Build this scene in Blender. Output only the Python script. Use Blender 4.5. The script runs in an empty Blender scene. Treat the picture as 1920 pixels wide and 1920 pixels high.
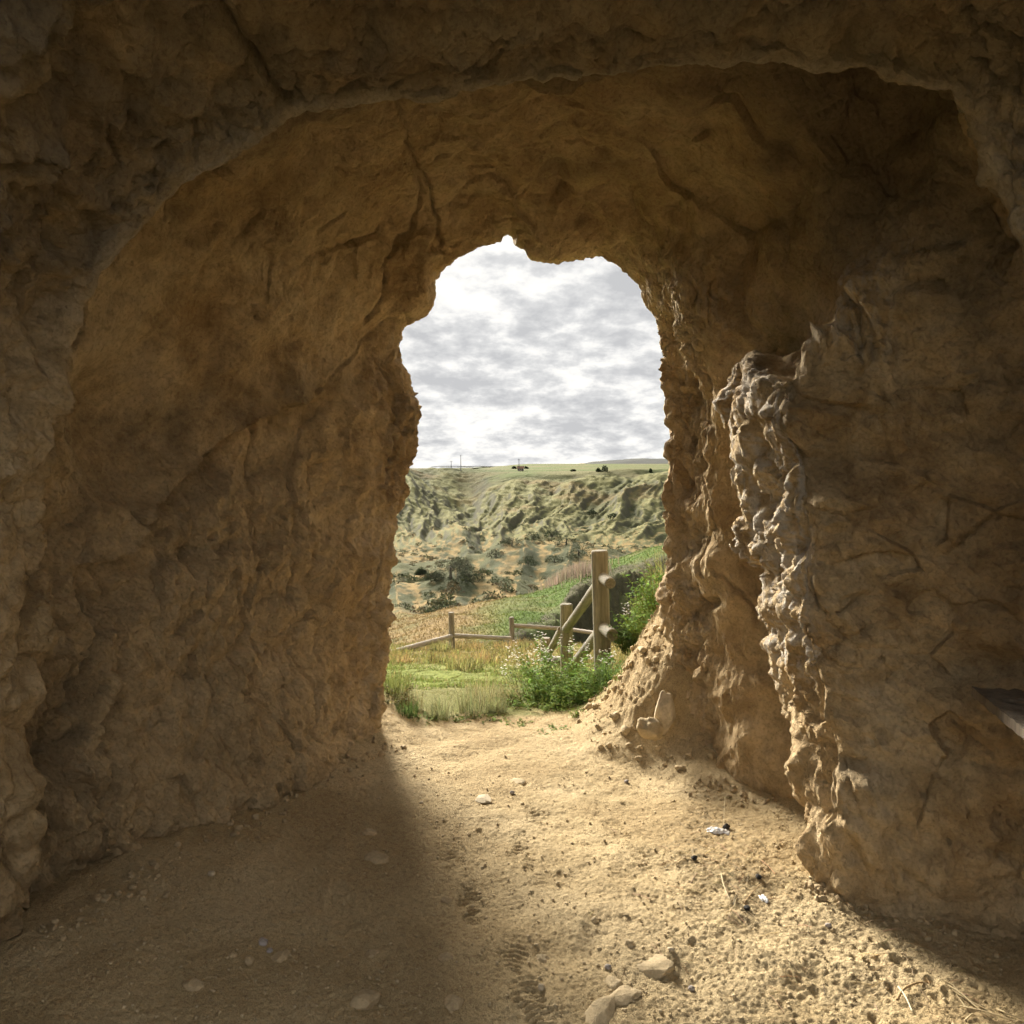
import bpy, math, random
import numpy as np
from mathutils import Vector, Matrix

SC = bpy.context.scene
# ------------------------------------------------------------------ camera
F_PX, PITCH, EYE = 1500.0, math.atan(85.0/1500.0), 1.6
cam_d = bpy.data.cameras.new('camera'); cam = bpy.data.objects.new('camera', cam_d)
SC.collection.objects.link(cam); SC.camera = cam
cam_d.sensor_width = 36.0; cam_d.lens = 36.0*F_PX/1920.0
cam_d.clip_start = 0.05; cam_d.clip_end = 30000.0
cam.location = (0, 0, EYE); cam.rotation_euler = (math.pi/2-PITCH, 0, 0)
# ------------------------------------------------------------------ light
SUN_AZ, SUN_EL = math.radians(-23.0), math.radians(25.0)     # azimuth from +Y, negative = left
sun_vec = Vector((math.sin(SUN_AZ)*math.cos(SUN_EL), math.cos(SUN_AZ)*math.cos(SUN_EL), math.sin(SUN_EL)))
sl = bpy.data.lights.new('sun', 'SUN'); sl.energy = 4.0; sl.angle = math.radians(23.0); sl.color = (1.0, 0.925, 0.79)
so = bpy.data.objects.new('sun', sl); SC.collection.objects.link(so)
so.rotation_euler = (-sun_vec).to_track_quat('-Z', 'Y').to_euler(); so.location = (-8, 14, 12)
EXPOSURE = 2.03
SC.view_settings.view_transform = 'Standard'; SC.view_settings.look = 'None'
SC.view_settings.exposure = EXPOSURE; SC.view_settings.gamma = 1.0
SC.view_settings.use_curve_mapping = False

def N(nt, typ, **kw):
    n = nt.nodes.new(typ)
    for k, v in kw.items():
        if k in n.inputs.keys() if isinstance(k, str) else False: n.inputs[k].default_value = v
        else: setattr(n, k, v)
    return n
def ramp(nt, fac, stops, interp='LINEAR'):
    r = nt.nodes.new('ShaderNodeValToRGB'); r.color_ramp.interpolation = interp
    el = r.color_ramp.elements
    while len(el) < len(stops): el.new(0.5)
    for e, (p, c) in zip(el, stops):
        e.position = p; e.color = (c if isinstance(c, tuple) else (c, c, c)) + (1.0,)
    nt.links.new(fac, r.inputs[0]); return r.outputs[0]
def mixc(nt, fac, a, b, mode='MIX'):
    m = nt.nodes.new('ShaderNodeMix'); m.data_type = 'RGBA'; m.blend_type = mode
    for s, v in ((m.inputs[0], fac), (m.inputs[6], a), (m.inputs[7], b)):
        if hasattr(v, 'is_output'): nt.links.new(v, s)
        elif isinstance(v, tuple): s.default_value = v + (1.0,)
        else: s.default_value = v
    return m.outputs[2]
def math_n(nt, op, a, b=0.0, clamp=False):
    m = nt.nodes.new('ShaderNodeMath'); m.operation = op; m.use_clamp = clamp
    for s, v in ((m.inputs[0], a), (m.inputs[1], b)):
        if hasattr(v, 'is_output'): nt.links.new(v, s)
        else: s.default_value = v
    return m.outputs[0]
def noise_n(nt, vec, scale, detail=4.0, rough=0.55, dist=0.0):
    n = nt.nodes.new('ShaderNodeTexNoise'); n.inputs['Scale'].default_value = scale
    n.inputs['Detail'].default_value = detail; n.inputs['Roughness'].default_value = rough
    n.inputs['Distortion'].default_value = dist
    if vec is not None: nt.links.new(vec, n.inputs['Vector'])
    return n.outputs['Fac']
def mapping_n(nt, vec, scale=(1, 1, 1), loc=(0, 0, 0)):
    m = nt.nodes.new('ShaderNodeMapping'); m.inputs['Scale'].default_value = scale; m.inputs['Location'].default_value = loc
    nt.links.new(vec, m.inputs['Vector']); return m.outputs[0]

# world: clear Nishita sky behind a broken deck of altocumulus
W = bpy.data.worlds.new('World'); SC.world = W; W.use_nodes = True
nt = W.node_tree; nt.nodes.clear()
out = nt.nodes.new('ShaderNodeOutputWorld'); bg = nt.nodes.new('ShaderNodeBackground')
sky = nt.nodes.new('ShaderNodeTexSky'); sky.sky_type = 'NISHITA'; sky.sun_disc = False
sky.sun_elevation = SUN_EL; sky.sun_rotation = SUN_AZ; sky.altitude = 200.0; sky.air_density = 1.0; sky.dust_density = 1.5
BGS = 0.1; bg.inputs['Strength'].default_value = BGS
tc = nt.nodes.new('ShaderNodeTexCoord'); sep = nt.nodes.new('ShaderNodeSeparateXYZ'); nt.links.new(tc.outputs['Generated'], sep.inputs[0])
zc = math_n(nt, 'MAXIMUM', sep.outputs[2], 0.0)
zz = math_n(nt, 'ADD', zc, 0.36)
cu = math_n(nt, 'DIVIDE', sep.outputs[0], zz); cv = math_n(nt, 'DIVIDE', sep.outputs[1], zz)
cmb = nt.nodes.new('ShaderNodeCombineXYZ'); nt.links.new(cu, cmb.inputs[0]); nt.links.new(cv, cmb.inputs[1])
deck = mapping_n(nt, cmb.outputs[0], (1.0, 1.0, 1.0), (3.7, 1.9, 0.0))
n1 = noise_n(nt, deck, 10.5, 6.0, 0.60, 0.0)
n2 = noise_n(nt, mapping_n(nt, deck, (1, 1, 1), (9.3, 4.1, 2.0)), 2.6, 1.0, 0.5, 0.0)
dens = math_n(nt, 'ADD', math_n(nt, 'MULTIPLY', n1, 0.72), math_n(nt, 'MULTIPLY', n2, 0.38))
SKYV = 2.0**(-EXPOSURE)/BGS
def skc(r, g, b): return (r*SKYV, g*SKYV, b*SKYV)
cloud = ramp(nt, dens, [(0.45, (1.10, 1.07, 1.00)), (0.505, (0.96, 0.95, 0.925)), (0.565, (0.77, 0.77, 0.765)), (0.66, (0.60, 0.605, 0.615))])
cloud_b = mixc(nt, 1.0, cloud, skc(1.0, 1.0, 1.0), 'MULTIPLY')
cover = ramp(nt, dens, [(0.30, 0.0), (0.42, 1.0)])
skymix = mixc(nt, cover, sky.outputs[0], cloud_b)
nt.links.new(skymix, bg.inputs['Color']); nt.links.new(bg.outputs[0], out.inputs[0])

# ------------------------------------------------------------------ renderer
cy = SC.cycles
cy.use_denoising = True; cy.use_adaptive_sampling = True; cy.adaptive_threshold = 0.03
try: cy.denoiser = 'OPENIMAGEDENOISE'; cy.denoising_input_passes = 'RGB_ALBEDO_NORMAL'; cy.denoising_prefilter = 'FAST'
except Exception: pass
cy.max_bounces = 6; cy.diffuse_bounces = 5; cy.glossy_bounces = 2; cy.transmission_bounces = 3
cy.transparent_max_bounces = 6; cy.caustics_reflective = False; cy.caustics_refractive = False
cy.sample_clamp_indirect = 6.0; cy.use_light_tree = False

# ------------------------------------------------------------------ numpy noise
from concurrent.futures import ThreadPoolExecutor
_pool = ThreadPoolExecutor(4)
_rng = np.random.RandomState(11)
_g = _rng.normal(size=(64*64*64, 3)); _g = (_g/np.linalg.norm(_g, axis=1)[:, None]).astype(np.float32)
_gx, _gy, _gz = (np.ascontiguousarray(_g[:, k]) for k in range(3))
def _gn(p):
    fl = np.floor(p); f = p-fl; i = fl.astype(np.int32)
    u = f*f*f*(f*(f*6-15)+10)
    fx, fy, fz = f[:, 0], f[:, 1], f[:, 2]
    xs = [((i[:, 0]+d) & 63) << 12 for d in (0, 1)]; ys = [((i[:, 1]+d) & 63) << 6 for d in (0, 1)]; zs = [(i[:, 2]+d) & 63 for d in (0, 1)]
    v = []
    for dx in (0, 1):
        for dy in (0, 1):
            xy = xs[dx]+ys[dy]
            for dz in (0, 1):
                k = xy+zs[dz]
                v.append(_gx.take(k)*(fx-dx)+_gy.take(k)*(fy-dy)+_gz.take(k)*(fz-dz))
    ux, uy, uz = u[:, 0], u[:, 1], u[:, 2]
    a = [v[2*k]+uz*(v[2*k+1]-v[2*k]) for k in range(4)]
    b0 = a[0]+uy*(a[1]-a[0]); b1 = a[2]+uy*(a[3]-a[2])
    return (b0+ux*(b1-b0))*1.5
def gn(p):
    p = np.asarray(p, np.float32); sh = p.shape[:-1]; q = p.reshape(-1, 3)
    if len(q) < 4000: return _gn(q).reshape(sh)
    ch = max(4, len(q)//40000)
    return np.concatenate(list(_pool.map(_gn, np.array_split(q, ch)))).reshape(sh)
def where_m(mask, fn, P, *a, **k):
    """evaluate a noise only where the mask is above zero"""
    out = np.zeros(mask.shape, np.float32); m = mask > 0.01
    if m.any(): out[m] = mask[m]*fn(P[m], *a, **k)
    return out
def fbm(p, freq, octv=4, gain=0.5, off=0.0):
    t = 0; amp = 1.0; fq = np.asarray(freq, np.float32)
    for k in range(octv):
        t = t+amp*gn(p*fq+off+17.3*k); amp *= gain; fq = fq*2.03
    return t
def ridged(p, freq, octv=3, gain=0.5, off=0.0):
    t = 0; amp = 1.0; fq = np.asarray(freq, np.float32)
    for k in range(octv):
        t = t+amp*(1-2*np.abs(gn(p*fq+off+31.7*k))); amp *= gain; fq = fq*2.07
    return t
def _worley(p):
    fl = np.floor(p).astype(np.int32); f = p-fl; d1 = np.full(len(p), 9.0, np.float32); d2 = d1.copy()
    for dx in (-1, 0, 1):
        for dy in (-1, 0, 1):
            for dz in (-1, 0, 1):
                k = (((fl[:, 0]+dx) & 63) << 12)+(((fl[:, 1]+dy) & 63) << 6)+((fl[:, 2]+dz) & 63)
                gx, gy, gz = _gx.take(k), _gy.take(k), _gz.take(k)
                ox, oy, oz = f[:, 0]-dx-0.5-0.45*gx, f[:, 1]-dy-0.5-0.45*gy, f[:, 2]-dz-0.5-0.45*gz
                d = ox*ox+oy*oy+oz*oz
                fc = np.where(d < d1, ox*gy+oy*gz-oz*gx, fc) if dx+dy+dz > -3 else ox*gy+oy*gz-oz*gx   # tilt of the nearest block's face
                d2 = np.minimum(np.maximum(d, d1), d2); d1 = np.minimum(d, d1)
    return 0.6*np.minimum(np.sqrt(d2)-np.sqrt(d1), 0.35)/0.35+1.1*fc
def chunks(q, freq, lim=0.4):
    """angular lumps parted by narrow joints, about 0..1"""
    q = np.asarray(q, np.float32); q = q+np.stack([gn(q*np.float32(freq)*0.6+k*9.0) for k in range(3)], -1)*np.float32(0.35/np.max(freq))
    p = np.ascontiguousarray(q*np.asarray(freq, np.float32)); e = np.concatenate(list(_pool.map(_worley, np.array_split(p, max(4, len(p)//40000)))))
    return e
def sstep(a, b, x):
    t = np.clip((x-a)/(b-a), 0, 1); return t*t*(3-2*t)
def pchip(ctrl, t):
    """ctrl (n,d) on knots 0..n-1, sampled at t -> (m,d)"""
    c = np.asarray(ctrl, float); n = len(c); d = np.diff(c, axis=0); m = np.zeros_like(c)
    prod = d[:-1]*d[1:]
    with np.errstate(divide='ignore', invalid='ignore'):
        h = np.where(prod > 0, 2*prod/(d[:-1]+d[1:]), 0.0)
    m[1:-1] = h; m[0] = d[0]; m[-1] = d[-1]
    i = np.clip(np.floor(t).astype(int), 0, n-2); u = (t-i)[:, None]
    return (2*u**3-3*u**2+1)*c[i]+(u**3-2*u**2+u)*m[i]+(-2*u**3+3*u**2)*c[i+1]+(u**3-u**2)*m[i+1]

CP, SP = math.cos(PITCH), math.sin(PITCH)
def unproj(px, py, Y):
    a = (np.asarray(px, float)-960)/F_PX; b = -(np.asarray(py, float)-960)/F_PX
    dx = a; dy = CP+b*SP; dz = -SP+b*CP
    s = np.asarray(Y, float)/dy
    return np.stack([dx*s, np.asarray(Y, float)+0*s, EYE+dz*s], -1)
def proj(P):
    x, y, z = P[..., 0], P[..., 1], P[..., 2]-EYE
    dep = y*CP-z*SP; up = y*SP+z*CP
    dep = np.where(np.abs(dep) < 1e-3, 1e-3, dep)
    return 960+F_PX*x/dep, 960-F_PX*up/dep, dep
def floor_at(px, py, z=0.0):
    a = (px-960)/F_PX; b = -(py-960)/F_PX
    dz = -SP+b*CP; s = (z-EYE)/dz
    return (a*s, (CP+b*SP)*s)

# ------------------------------------------------------------------ scene helpers
COL = SC.collection
def tag(o, label=None, cat=None, group=None, kind=None):
    if label: o['label'] = label
    if cat: o['category'] = cat
    if group: o['group'] = group
    if kind: o['kind'] = kind
    return o
def np_mesh(name, V, Fc, mat, smooth=True, cols=None, parent=None):
    """V (n,3), Fc (m,k) k=3 or 4; cols dict name->(n,3) or (n,)"""
    V = np.ascontiguousarray(V, np.float32); Fc = np.ascontiguousarray(Fc, np.int32); k = Fc.shape[1]
    me = bpy.data.meshes.new(name)
    me.vertices.add(len(V)); me.vertices.foreach_set('co', V.ravel())
    me.loops.add(Fc.size); me.loops.foreach_set('vertex_index', Fc.ravel())
    me.polygons.add(len(Fc)); me.polygons.foreach_set('loop_start', np.arange(0, Fc.size, k, dtype=np.int32))
    me.polygons.foreach_set('loop_total', np.full(len(Fc), k, np.int32))
    if smooth: me.polygons.foreach_set('use_smooth', np.ones(len(Fc), bool))
    for cn, c in (cols or {}).items():
        c = np.asarray(c, np.float32)
        if c.ndim == 1: c = np.repeat(c[:, None], 3, 1)
        a = me.color_attributes.new(cn, 'FLOAT_COLOR', 'POINT')
        a.data.foreach_set('color', np.concatenate([c, np.ones((len(c), 1), np.float32)], 1).ravel())
    me.update(); me.validate()
    me.materials.append(mat)
    o = bpy.data.objects.new(name, me); COL.objects.link(o)
    if parent: o.parent = parent
    return o
def grid_faces(nr, ns):
    i = np.arange(nr-1)[:, None]*ns+np.arange(ns-1)[None, :]
    return np.stack([i, i+1, i+ns+1, i+ns], -1).reshape(-1, 4)
def empty(name, loc=(0, 0, 0), rz=0.0):
    o = bpy.data.objects.new(name, None); o.location = loc; o.rotation_euler = (0, 0, rz); o.empty_display_size = 0.1
    COL.objects.link(o); return o
def new_mat(name, rough=0.95, spec=0.15):
    m = bpy.data.materials.new(name); m.use_nodes = True; b = m.node_tree.nodes['Principled BSDF']
    b.inputs['Roughness'].default_value = rough; b.inputs['Specular IOR Level'].default_value = spec
    return m, m.node_tree, b
def obj_vec(nt): return nt.nodes.new('ShaderNodeTexCoord').outputs['Object']
def attr(nt, name):
    a = nt.nodes.new('ShaderNodeVertexColor'); a.layer_name = name; return a.outputs[0]
def bump(nt, b, h, strength, dist):
    bp = nt.nodes.new('ShaderNodeBump'); bp.inputs['Strength'].default_value = strength; bp.inputs['Distance'].default_value = dist
    nt.links.new(h, bp.inputs['Height']); nt.links.new(bp.outputs[0], b.inputs['Normal'])
# ================================================================== materials of the ground and rock
def rock_material():
    m, nt, b = new_mat('sandstone', 0.95, 0.12)
    v = obj_vec(nt)
    n2 = noise_n(nt, v, 11.0, 3, 0.65); n3 = noise_n(nt, v, 70.0, 3, 0.75)
    c = attr(nt, 'albedo')
    c = mixc(nt, 0.6, c, ramp(nt, n2, [(0.28, (0.56, 0.52, 0.46)), (0.5, (0.97, 0.97, 0.97)), (0.75, (1.14, 1.12, 1.08))]), 'MULTIPLY')
    c = mixc(nt, 0.6, c, ramp(nt, n3, [(0.30, (0.52, 0.48, 0.42)), (0.5, (1.0, 1.0, 1.0)), (0.72, (1.18, 1.18, 1.18))]), 'MULTIPLY')
    nt.links.new(c, b.inputs['Base Color'])
    h = noise_n(nt, v, 30.0, 6, 0.72)
    bump(nt, b, h, 0.9, 0.045)
    return m
def sand_material():
    m, nt, b = new_mat('sand', 0.97, 0.1)
    v = obj_vec(nt)
    n2 = noise_n(nt, v, 55, 3, 0.75); n3 = noise_n(nt, v, 270, 2, 0.75)
    c = attr(nt, 'albedo')
    c = mixc(nt, 0.6, c, ramp(nt, n2, [(0.30, (0.52, 0.47, 0.40)), (0.5, (1.0, 1.0, 1.0)), (0.75, (1.15, 1.15, 1.15))]), 'MULTIPLY')
    c = mixc(nt, 0.7, c, ramp(nt, n3, [(0.33, (0.45, 0.41, 0.37)), (0.5, (1.0, 1.0, 1.0)), (0.68, (1.28, 1.28, 1.28))]), 'MULTIPLY')
    nt.links.new(c, b.inputs['Base Color'])
    bump(nt, b, math_n(nt, 'ADD', n2, math_n(nt, 'MULTIPLY', n3, 0.6)), 0.9, 0.012)
    return m
def cmix(a, b, f):
    f = np.clip(f, 0, 1)[..., None]; return np.asarray(a)*(1-f)+np.asarray(b)*f
def cramp(x, stops):
    xs = [s[0] for s in stops]; return np.stack([np.interp(x, xs, [s[1][k] for s in stops]) for k in range(3)], -1)
ROCK = rock_material(); SAND = sand_material()

# ================================================================== ground height
def lerp1(x, xs, ys): return np.interp(x, xs, ys)
def smooth1(x, xs, ys):
    xs = np.asarray(xs, float); ys = np.asarray(ys, float)
    t = np.interp(x, xs, np.arange(len(xs)))
    return pchip(ys[:, None], np.ravel(t))[:, 0].reshape(np.shape(x))
def bank_h(X, Y):
    x0 = smooth1(Y, [3.0, 3.85, 4.15, 4.45, 4.75, 5.2, 6.0, 7.0, 9.0, 14.0], [2.2, 1.05, 0.66, 0.36, 0.33, 0.40, 0.56, 0.80, 1.5, 4.0])
    d = np.maximum(X-x0, 0.0)
    s1 = smooth1(Y, [4.2, 4.8, 5.4], [0.28, 0.6, 0.8])
    s = smooth1(Y, [3.9, 4.2, 4.35, 4.55, 5.0, 7.0, 14.0], [0.0, 0.05, 0.5, 1.5, 1.5, 1.1, 0.4])
    d2 = np.maximum(d-0.22, 0.0); h = s1*(np.sqrt(d*d+0.004)-0.063)+s*(np.sqrt(d2*d2+0.01)-0.1)
    return 2.6*(1-np.exp(-h/2.6))
def near_slope(Y):
    return smooth1(Y, [-50, 4.6, 5.2, 6, 8, 12, 17.5, 24, 29, 34, 40], [0, 0, -0.03, -0.17, -0.58, -1.38, -2.48, -3.85, -5.6, -8.6, -9.8])
def ground_near(X, Y):
    z = near_slope(Y)+bank_h(X, Y)
    # low drift of sand against the left jamb
    z = z+0.16*np.exp(-((X+0.98)/0.28)**2-((Y-5.1)/0.7)**2)
    z = z+0.05*sstep(-0.75, -1.5, X)*sstep(4.2, 3.4, Y)
    return z
# ================================================================== cave rock
# Each ring is one cross-section of the cave; 23 stations run from the left floor line over the vault to the right floor line.
NS = 23
def base_py(Y, z): # image row of a floor point at depth Y
    return float(proj(np.array([0.0, Y, z]))[1])
def ring(rows):
    pts = []
    for i, (px, py, Y) in enumerate(rows):
        if py == 'f': P = unproj(px, base_py(Y, 0.0), Y)
        elif py == 'u': P = unproj(px, base_py(Y, 0.0), Y); P = P+np.array([0, 0, -0.35])
        else: P = unproj(px, py, Y)
        pts.append(P)
    assert len(pts) == NS, len(pts)
    return np.array(pts)
O = ring([(705,'u',4.6),(711,'f',4.6),(721,1270,4.6),(736,1130,4.6),(736,1020,4.62),(765,905,4.6),(782,770,4.55),(757,613,4.5),
  (815,530,4.45),(867,478,4.4),(960,438,4.38),(1047,487,4.38),(1117,477,4.38),(1203,550,4.42),(1235,625,4.45),(1240,665,4.45),(1245,740,4.48),
  (1250,890,4.5),(1252,1050,4.52),(1262,1200,4.5),(1300,1380,4.3),(1330,'f',4.06),(1345,'u',4.06)])
A1 = ring([(590,'u',3.97),(600,'f',3.97),(600,1320,4.02),(600,1160,4.06),(600,1030,4.1),(610,900,4.1),(620,770,4.1),(630,620,4.1),
  (680,480,4.05),(790,385,4.0),(930,345,3.98),(1060,350,3.95),(1180,385,3.95),(1270,480,3.98),(1280,610,4.05),(1284,665,4.08),(1292,740,4.2),
  (1292,890,4.24),(1292,1050,4.26),(1300,1200,4.24),(1328,1380,4.14),(1345,'f',4.0),(1360,'u',4.0)])
A2 = ring([(460,'u',3.55),(470,'f',3.55),(460,1350,3.6),(450,1170,3.65),(450,1030,3.7),(450,890,3.72),(470,750,3.75),(510,590,3.75),
  (590,430,3.65),(730,310,3.55),(910,255,3.5),(1080,250,3.48),(1260,290,3.5),(1370,420,3.6),(1395,570,3.72),(1392,640,3.8),(1380,740,3.88),
  (1370,880,3.97),(1375,1050,3.97),(1390,1200,3.93),(1405,1380,3.87),(1425,'f',3.82),(1440,'u',3.82)])
F0 = ring([(325,'u',3.22),(335,'f',3.22),(300,1400,3.28),(290,1190,3.3),(290,1030,3.35),(300,880,3.38),(330,720,3.4),(390,560,3.4),
  (490,390,3.3),(660,255,3.15),(890,195,3.1),(1100,185,3.05),(1320,215,3.1),(1450,370,3.22),(1490,540,3.35),(1495,630,3.45),(1470,720,3.84),
  (1476,880,3.90),(1486,1050,3.90),(1508,1200,3.82),(1530,1380,3.68),(1545,'f',3.58),(1560,'u',3.58)])
F1 = ring([(225,'u',2.98),(235,'f',2.98),(205,1450,3.0),(190,1210,3.03),(180,1030,3.05),(200,870,3.08),(230,700,3.1),(305,530,3.1),
  (425,360,3.0),(612,222,2.85),(880,166,2.8),(1110,140,2.72),(1380,150,2.78),(1530,340,2.98),(1560,520,3.08),(1505,640,3.22),(1372,712,3.62),
  (1376,890,3.63),(1396,1035,3.60),(1444,1205,3.52),(1487,1390,3.40),(1528,'f',3.12),(1535,'u',3.12)])
F2 = ring([(140,'u',2.84),(150,'f',2.84),(135,1450,2.85),(125,1210,2.87),(120,1030,2.9),(140,870,2.9),(180,700,2.92),(260,525,2.9),
  (395,345,2.8),(595,200,2.66),(876,148,2.63),(1110,118,2.58),(1400,118,2.62),(1585,290,2.87),(1625,480,2.94),(1575,640,2.96),(1448,725,3.0),
  (1462,870,2.99),(1505,1000,2.97),(1494,1180,2.95),(1540,1390,2.93),(1556,'f',2.9),(1560,'u',2.9)])
G1 = ring([(75,'u',2.74),(85,'f',2.74),(85,1450,2.74),(80,1210,2.75),(60,1030,2.75),(70,870,2.75),(120,700,2.75),(215,515,2.72),
  (370,330,2.62),(580,185,2.53),(872,135,2.5),(1110,103,2.47),(1420,95,2.5),(1650,235,2.73),(1720,420,2.78),(1725,590,2.8),(1725,720,2.81),
  (1735,880,2.81),(1735,1040,2.81),(1735,1200,2.8),(1735,1420,2.78),(1720,'f',2.72),(1725,'u',2.72)])
G2 = ring([(10,'u',2.66),(20,'f',2.66),(20,1450,2.62),(25,1210,2.62),(20,1030,2.62),(35,870,2.62),(95,700,2.6),(190,510,2.57),
  (360,318,2.5),(575,178,2.44),(870,128,2.42),(1110,97,2.4),(1440,85,2.42),(1720,170,2.52),(1830,330,2.53),(1890,510,2.54),(1920,650,2.55),
  (1945,850,2.56),(1945,1040,2.56),(1945,1200,2.57),(1945,1420,2.58),(1935,'f',2.6),(1940,'u',2.6)])
H1 = ring([(20,'u',2.57),(30,'f',2.57),(72,1440,2.42),(92,1150,2.45),(76,1000,2.45),(86,860,2.45),(132,690,2.42),(178,540,2.40),
  (395,318,2.36),(575,213,2.34),(870,176,2.33),(1110,138,2.32),(1400,121,2.3),(1690,148,2.27),(1828,225,2.25),(1893,380,2.24),(1930,520,2.24),
  (1965,800,2.25),(1985,1040,2.26),(1990,1200,2.28),(1990,1420,2.3),(1985,'f',2.4),(1990,'u',2.4)])
H2 = ring([(-25,'u',2.42),(-15,'f',2.42),(20,1440,2.30),(35,1150,2.33),(28,1000,2.33),(40,860,2.33),(75,690,2.31),(115,525,2.30),
  (310,290,2.27),(510,170,2.25),(850,120,2.24),(1110,92,2.23),(1400,72,2.22),(1720,90,2.2),(1880,180,2.17),(1960,350,2.15),(2010,520,2.12),
  (2060,800,2.1),(2080,1040,2.12),(2085,1200,2.15),(2085,1420,2.2),(2080,'f',2.25),(2085,'u',2.25)])
I1 = ring([(-140,'u',2.2),(-130,'f',2.2),(-80,1440,2.15),(-60,1150,2.17),(-60,1000,2.17),(-50,860,2.17),(-10,690,2.15),(25,500,2.13),
  (190,240,2.1),(420,90,2.07),(810,40,2.05),(1110,15,2.05),(1420,-5,2.05),(1780,0,2.03),(1980,100,2.0),(2090,300,1.95),(2150,500,1.92),
  (2200,800,1.9),(2220,1040,1.9),(2225,1200,1.95),(2230,1420,2.0),(2230,'f',2.05),(2235,'u',2.05)])
I2 = ring([(-420,'u',1.8),(-410,'f',1.8),(-360,1440,1.78),(-330,1150,1.78),(-330,1000,1.78),(-320,860,1.78),(-270,650,1.76),(-210,430,1.74),
  (-20,130,1.72),(270,-60,1.7),(730,-130,1.68),(1100,-150,1.68),(1470,-170,1.68),(1920,-150,1.67),(2200,-20,1.65),(2350,230,1.62),(2430,480,1.6),
  (2500,800,1.6),(2520,1040,1.6),(2530,1200,1.62),(2540,1420,1.65),(2540,'f',1.7),(2545,'u',1.7)])
def cross(Y, xl, xr, top):
    pts = []
    for i in range(NS):
        if i == 0: pts.append((xl, Y, -0.35)); continue
        if i == NS-1: pts.append((xr, Y, -0.35)); continue
        a = math.pi*(1-(i-1)/(NS-3.0)); c, s = math.cos(a), math.sin(a)
        ex = abs(c)**0.55*(1 if c > 0 else -1); ez = abs(s)**0.7
        pts.append(((xl+xr)/2+(xr-xl)/2*ex, Y, top*ez))
    return np.array(pts)
for R_, dz in ((F1, 0.03), (F2, 0.12), (G1, 0.24), (G2, 0.20)): R_[7:15, 2] += dz*np.array([.9, 1, 1, 1, 1, 1, .8, .4])
J = cross(1.35, -1.8, 2.05, 2.74); K = cross(1.15, -1.85, 2.1, 2.76); L = cross(0.95, -2.1, 2.3, 2.95)  # unseen rear end, cut open and widened to let sky fill in
M_ = cross(0.8, -6.0, 6.0, 9.0)
ctr = np.array([0.06, 0, 1.2])
def flare(s, dy):
    P = O.copy(); P[:, 0] = ctr[0]+(P[:, 0]-ctr[0])*s; P[:, 2] = np.where(P[:, 2] > 0.0, ctr[2]+(P[:, 2]-ctr[2])*s, P[:, 2]); P[:, 1] += dy
    return P
E1 = flare(1.12, 0.22); E2 = flare(1.8, 0.5); E3 = flare(4.0, 0.9); E4 = flare(9.0, 1.2)
RINGS = [E4, E3, E2, E1, O, A1, A2, F0, F1, F2, G1, G2, H1, H2, I1, I2, J, K, L, M_]
NAMES = ['E4','E3','E2','E1','O','A1','A2','F0','F1','F2','G1','G2','H1','H2','I1','I2','J','K','L','M']
RI = {n: i for i, n in enumerate(NAMES)}
SEG = [6, 8, 8, 16, 70, 95, 85, 62, 46, 62, 52, 18, 34, 52, 44, 22, 12, 8, 6]
r_t = np.concatenate([np.arange(n)/n+i for i, n in enumerate(SEG)]+[[len(SEG)]])
# stations: spread samples roughly by perimeter, more on the visible walls
SS = [8, 46, 46, 40, 40, 44, 46, 40, 40, 48, 44, 40, 48, 50, 34, 36, 44, 46, 46, 52, 40, 8]
s_t = np.concatenate([np.arange(n)/n+i for i, n in enumerate(SS)]+[[len(SS)]])
NR_, NSs = len(r_t), len(s_t)
# interpolate along stations for each ring, then along rings
C1 = np.stack([pchip(R, s_t) for R in RINGS])                      # rings x s x 3
# fine outlines traced at the ring's own depth
def fine(ringname, st0, pts):
    """pts: list of (px,py) or (px,py,station) ; fine offset for a stretch of one ring"""
    idx = [(k, p[2]) for k, p in enumerate(pts) if len(p) == 3]
    q = np.array([(p[0], p[1]) for p in pts], float); par = np.zeros(len(pts))
    for (ka, sa), (kb, sb) in zip(idx[:-1], idx[1:]):
        seg = np.linalg.norm(np.diff(q[ka:kb+1], axis=0), axis=1); cum = np.concatenate([[0], np.cumsum(seg)])
        par[ka:kb+1] = sa+(sb-sa)*cum/cum[-1]
    a, b = par[0], par[-1]; m = (s_t >= a) & (s_t <= b)
    ri = RI[ringname]; Yv = C1[ri][m][:, 1]
    tgt = unproj(np.interp(s_t[m], par, q[:, 0]), np.interp(s_t[m], par, q[:, 1]), Yv)
    d = np.zeros((NSs, 3)); d[m] = tgt-C1[ri][m]
    return d
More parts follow.
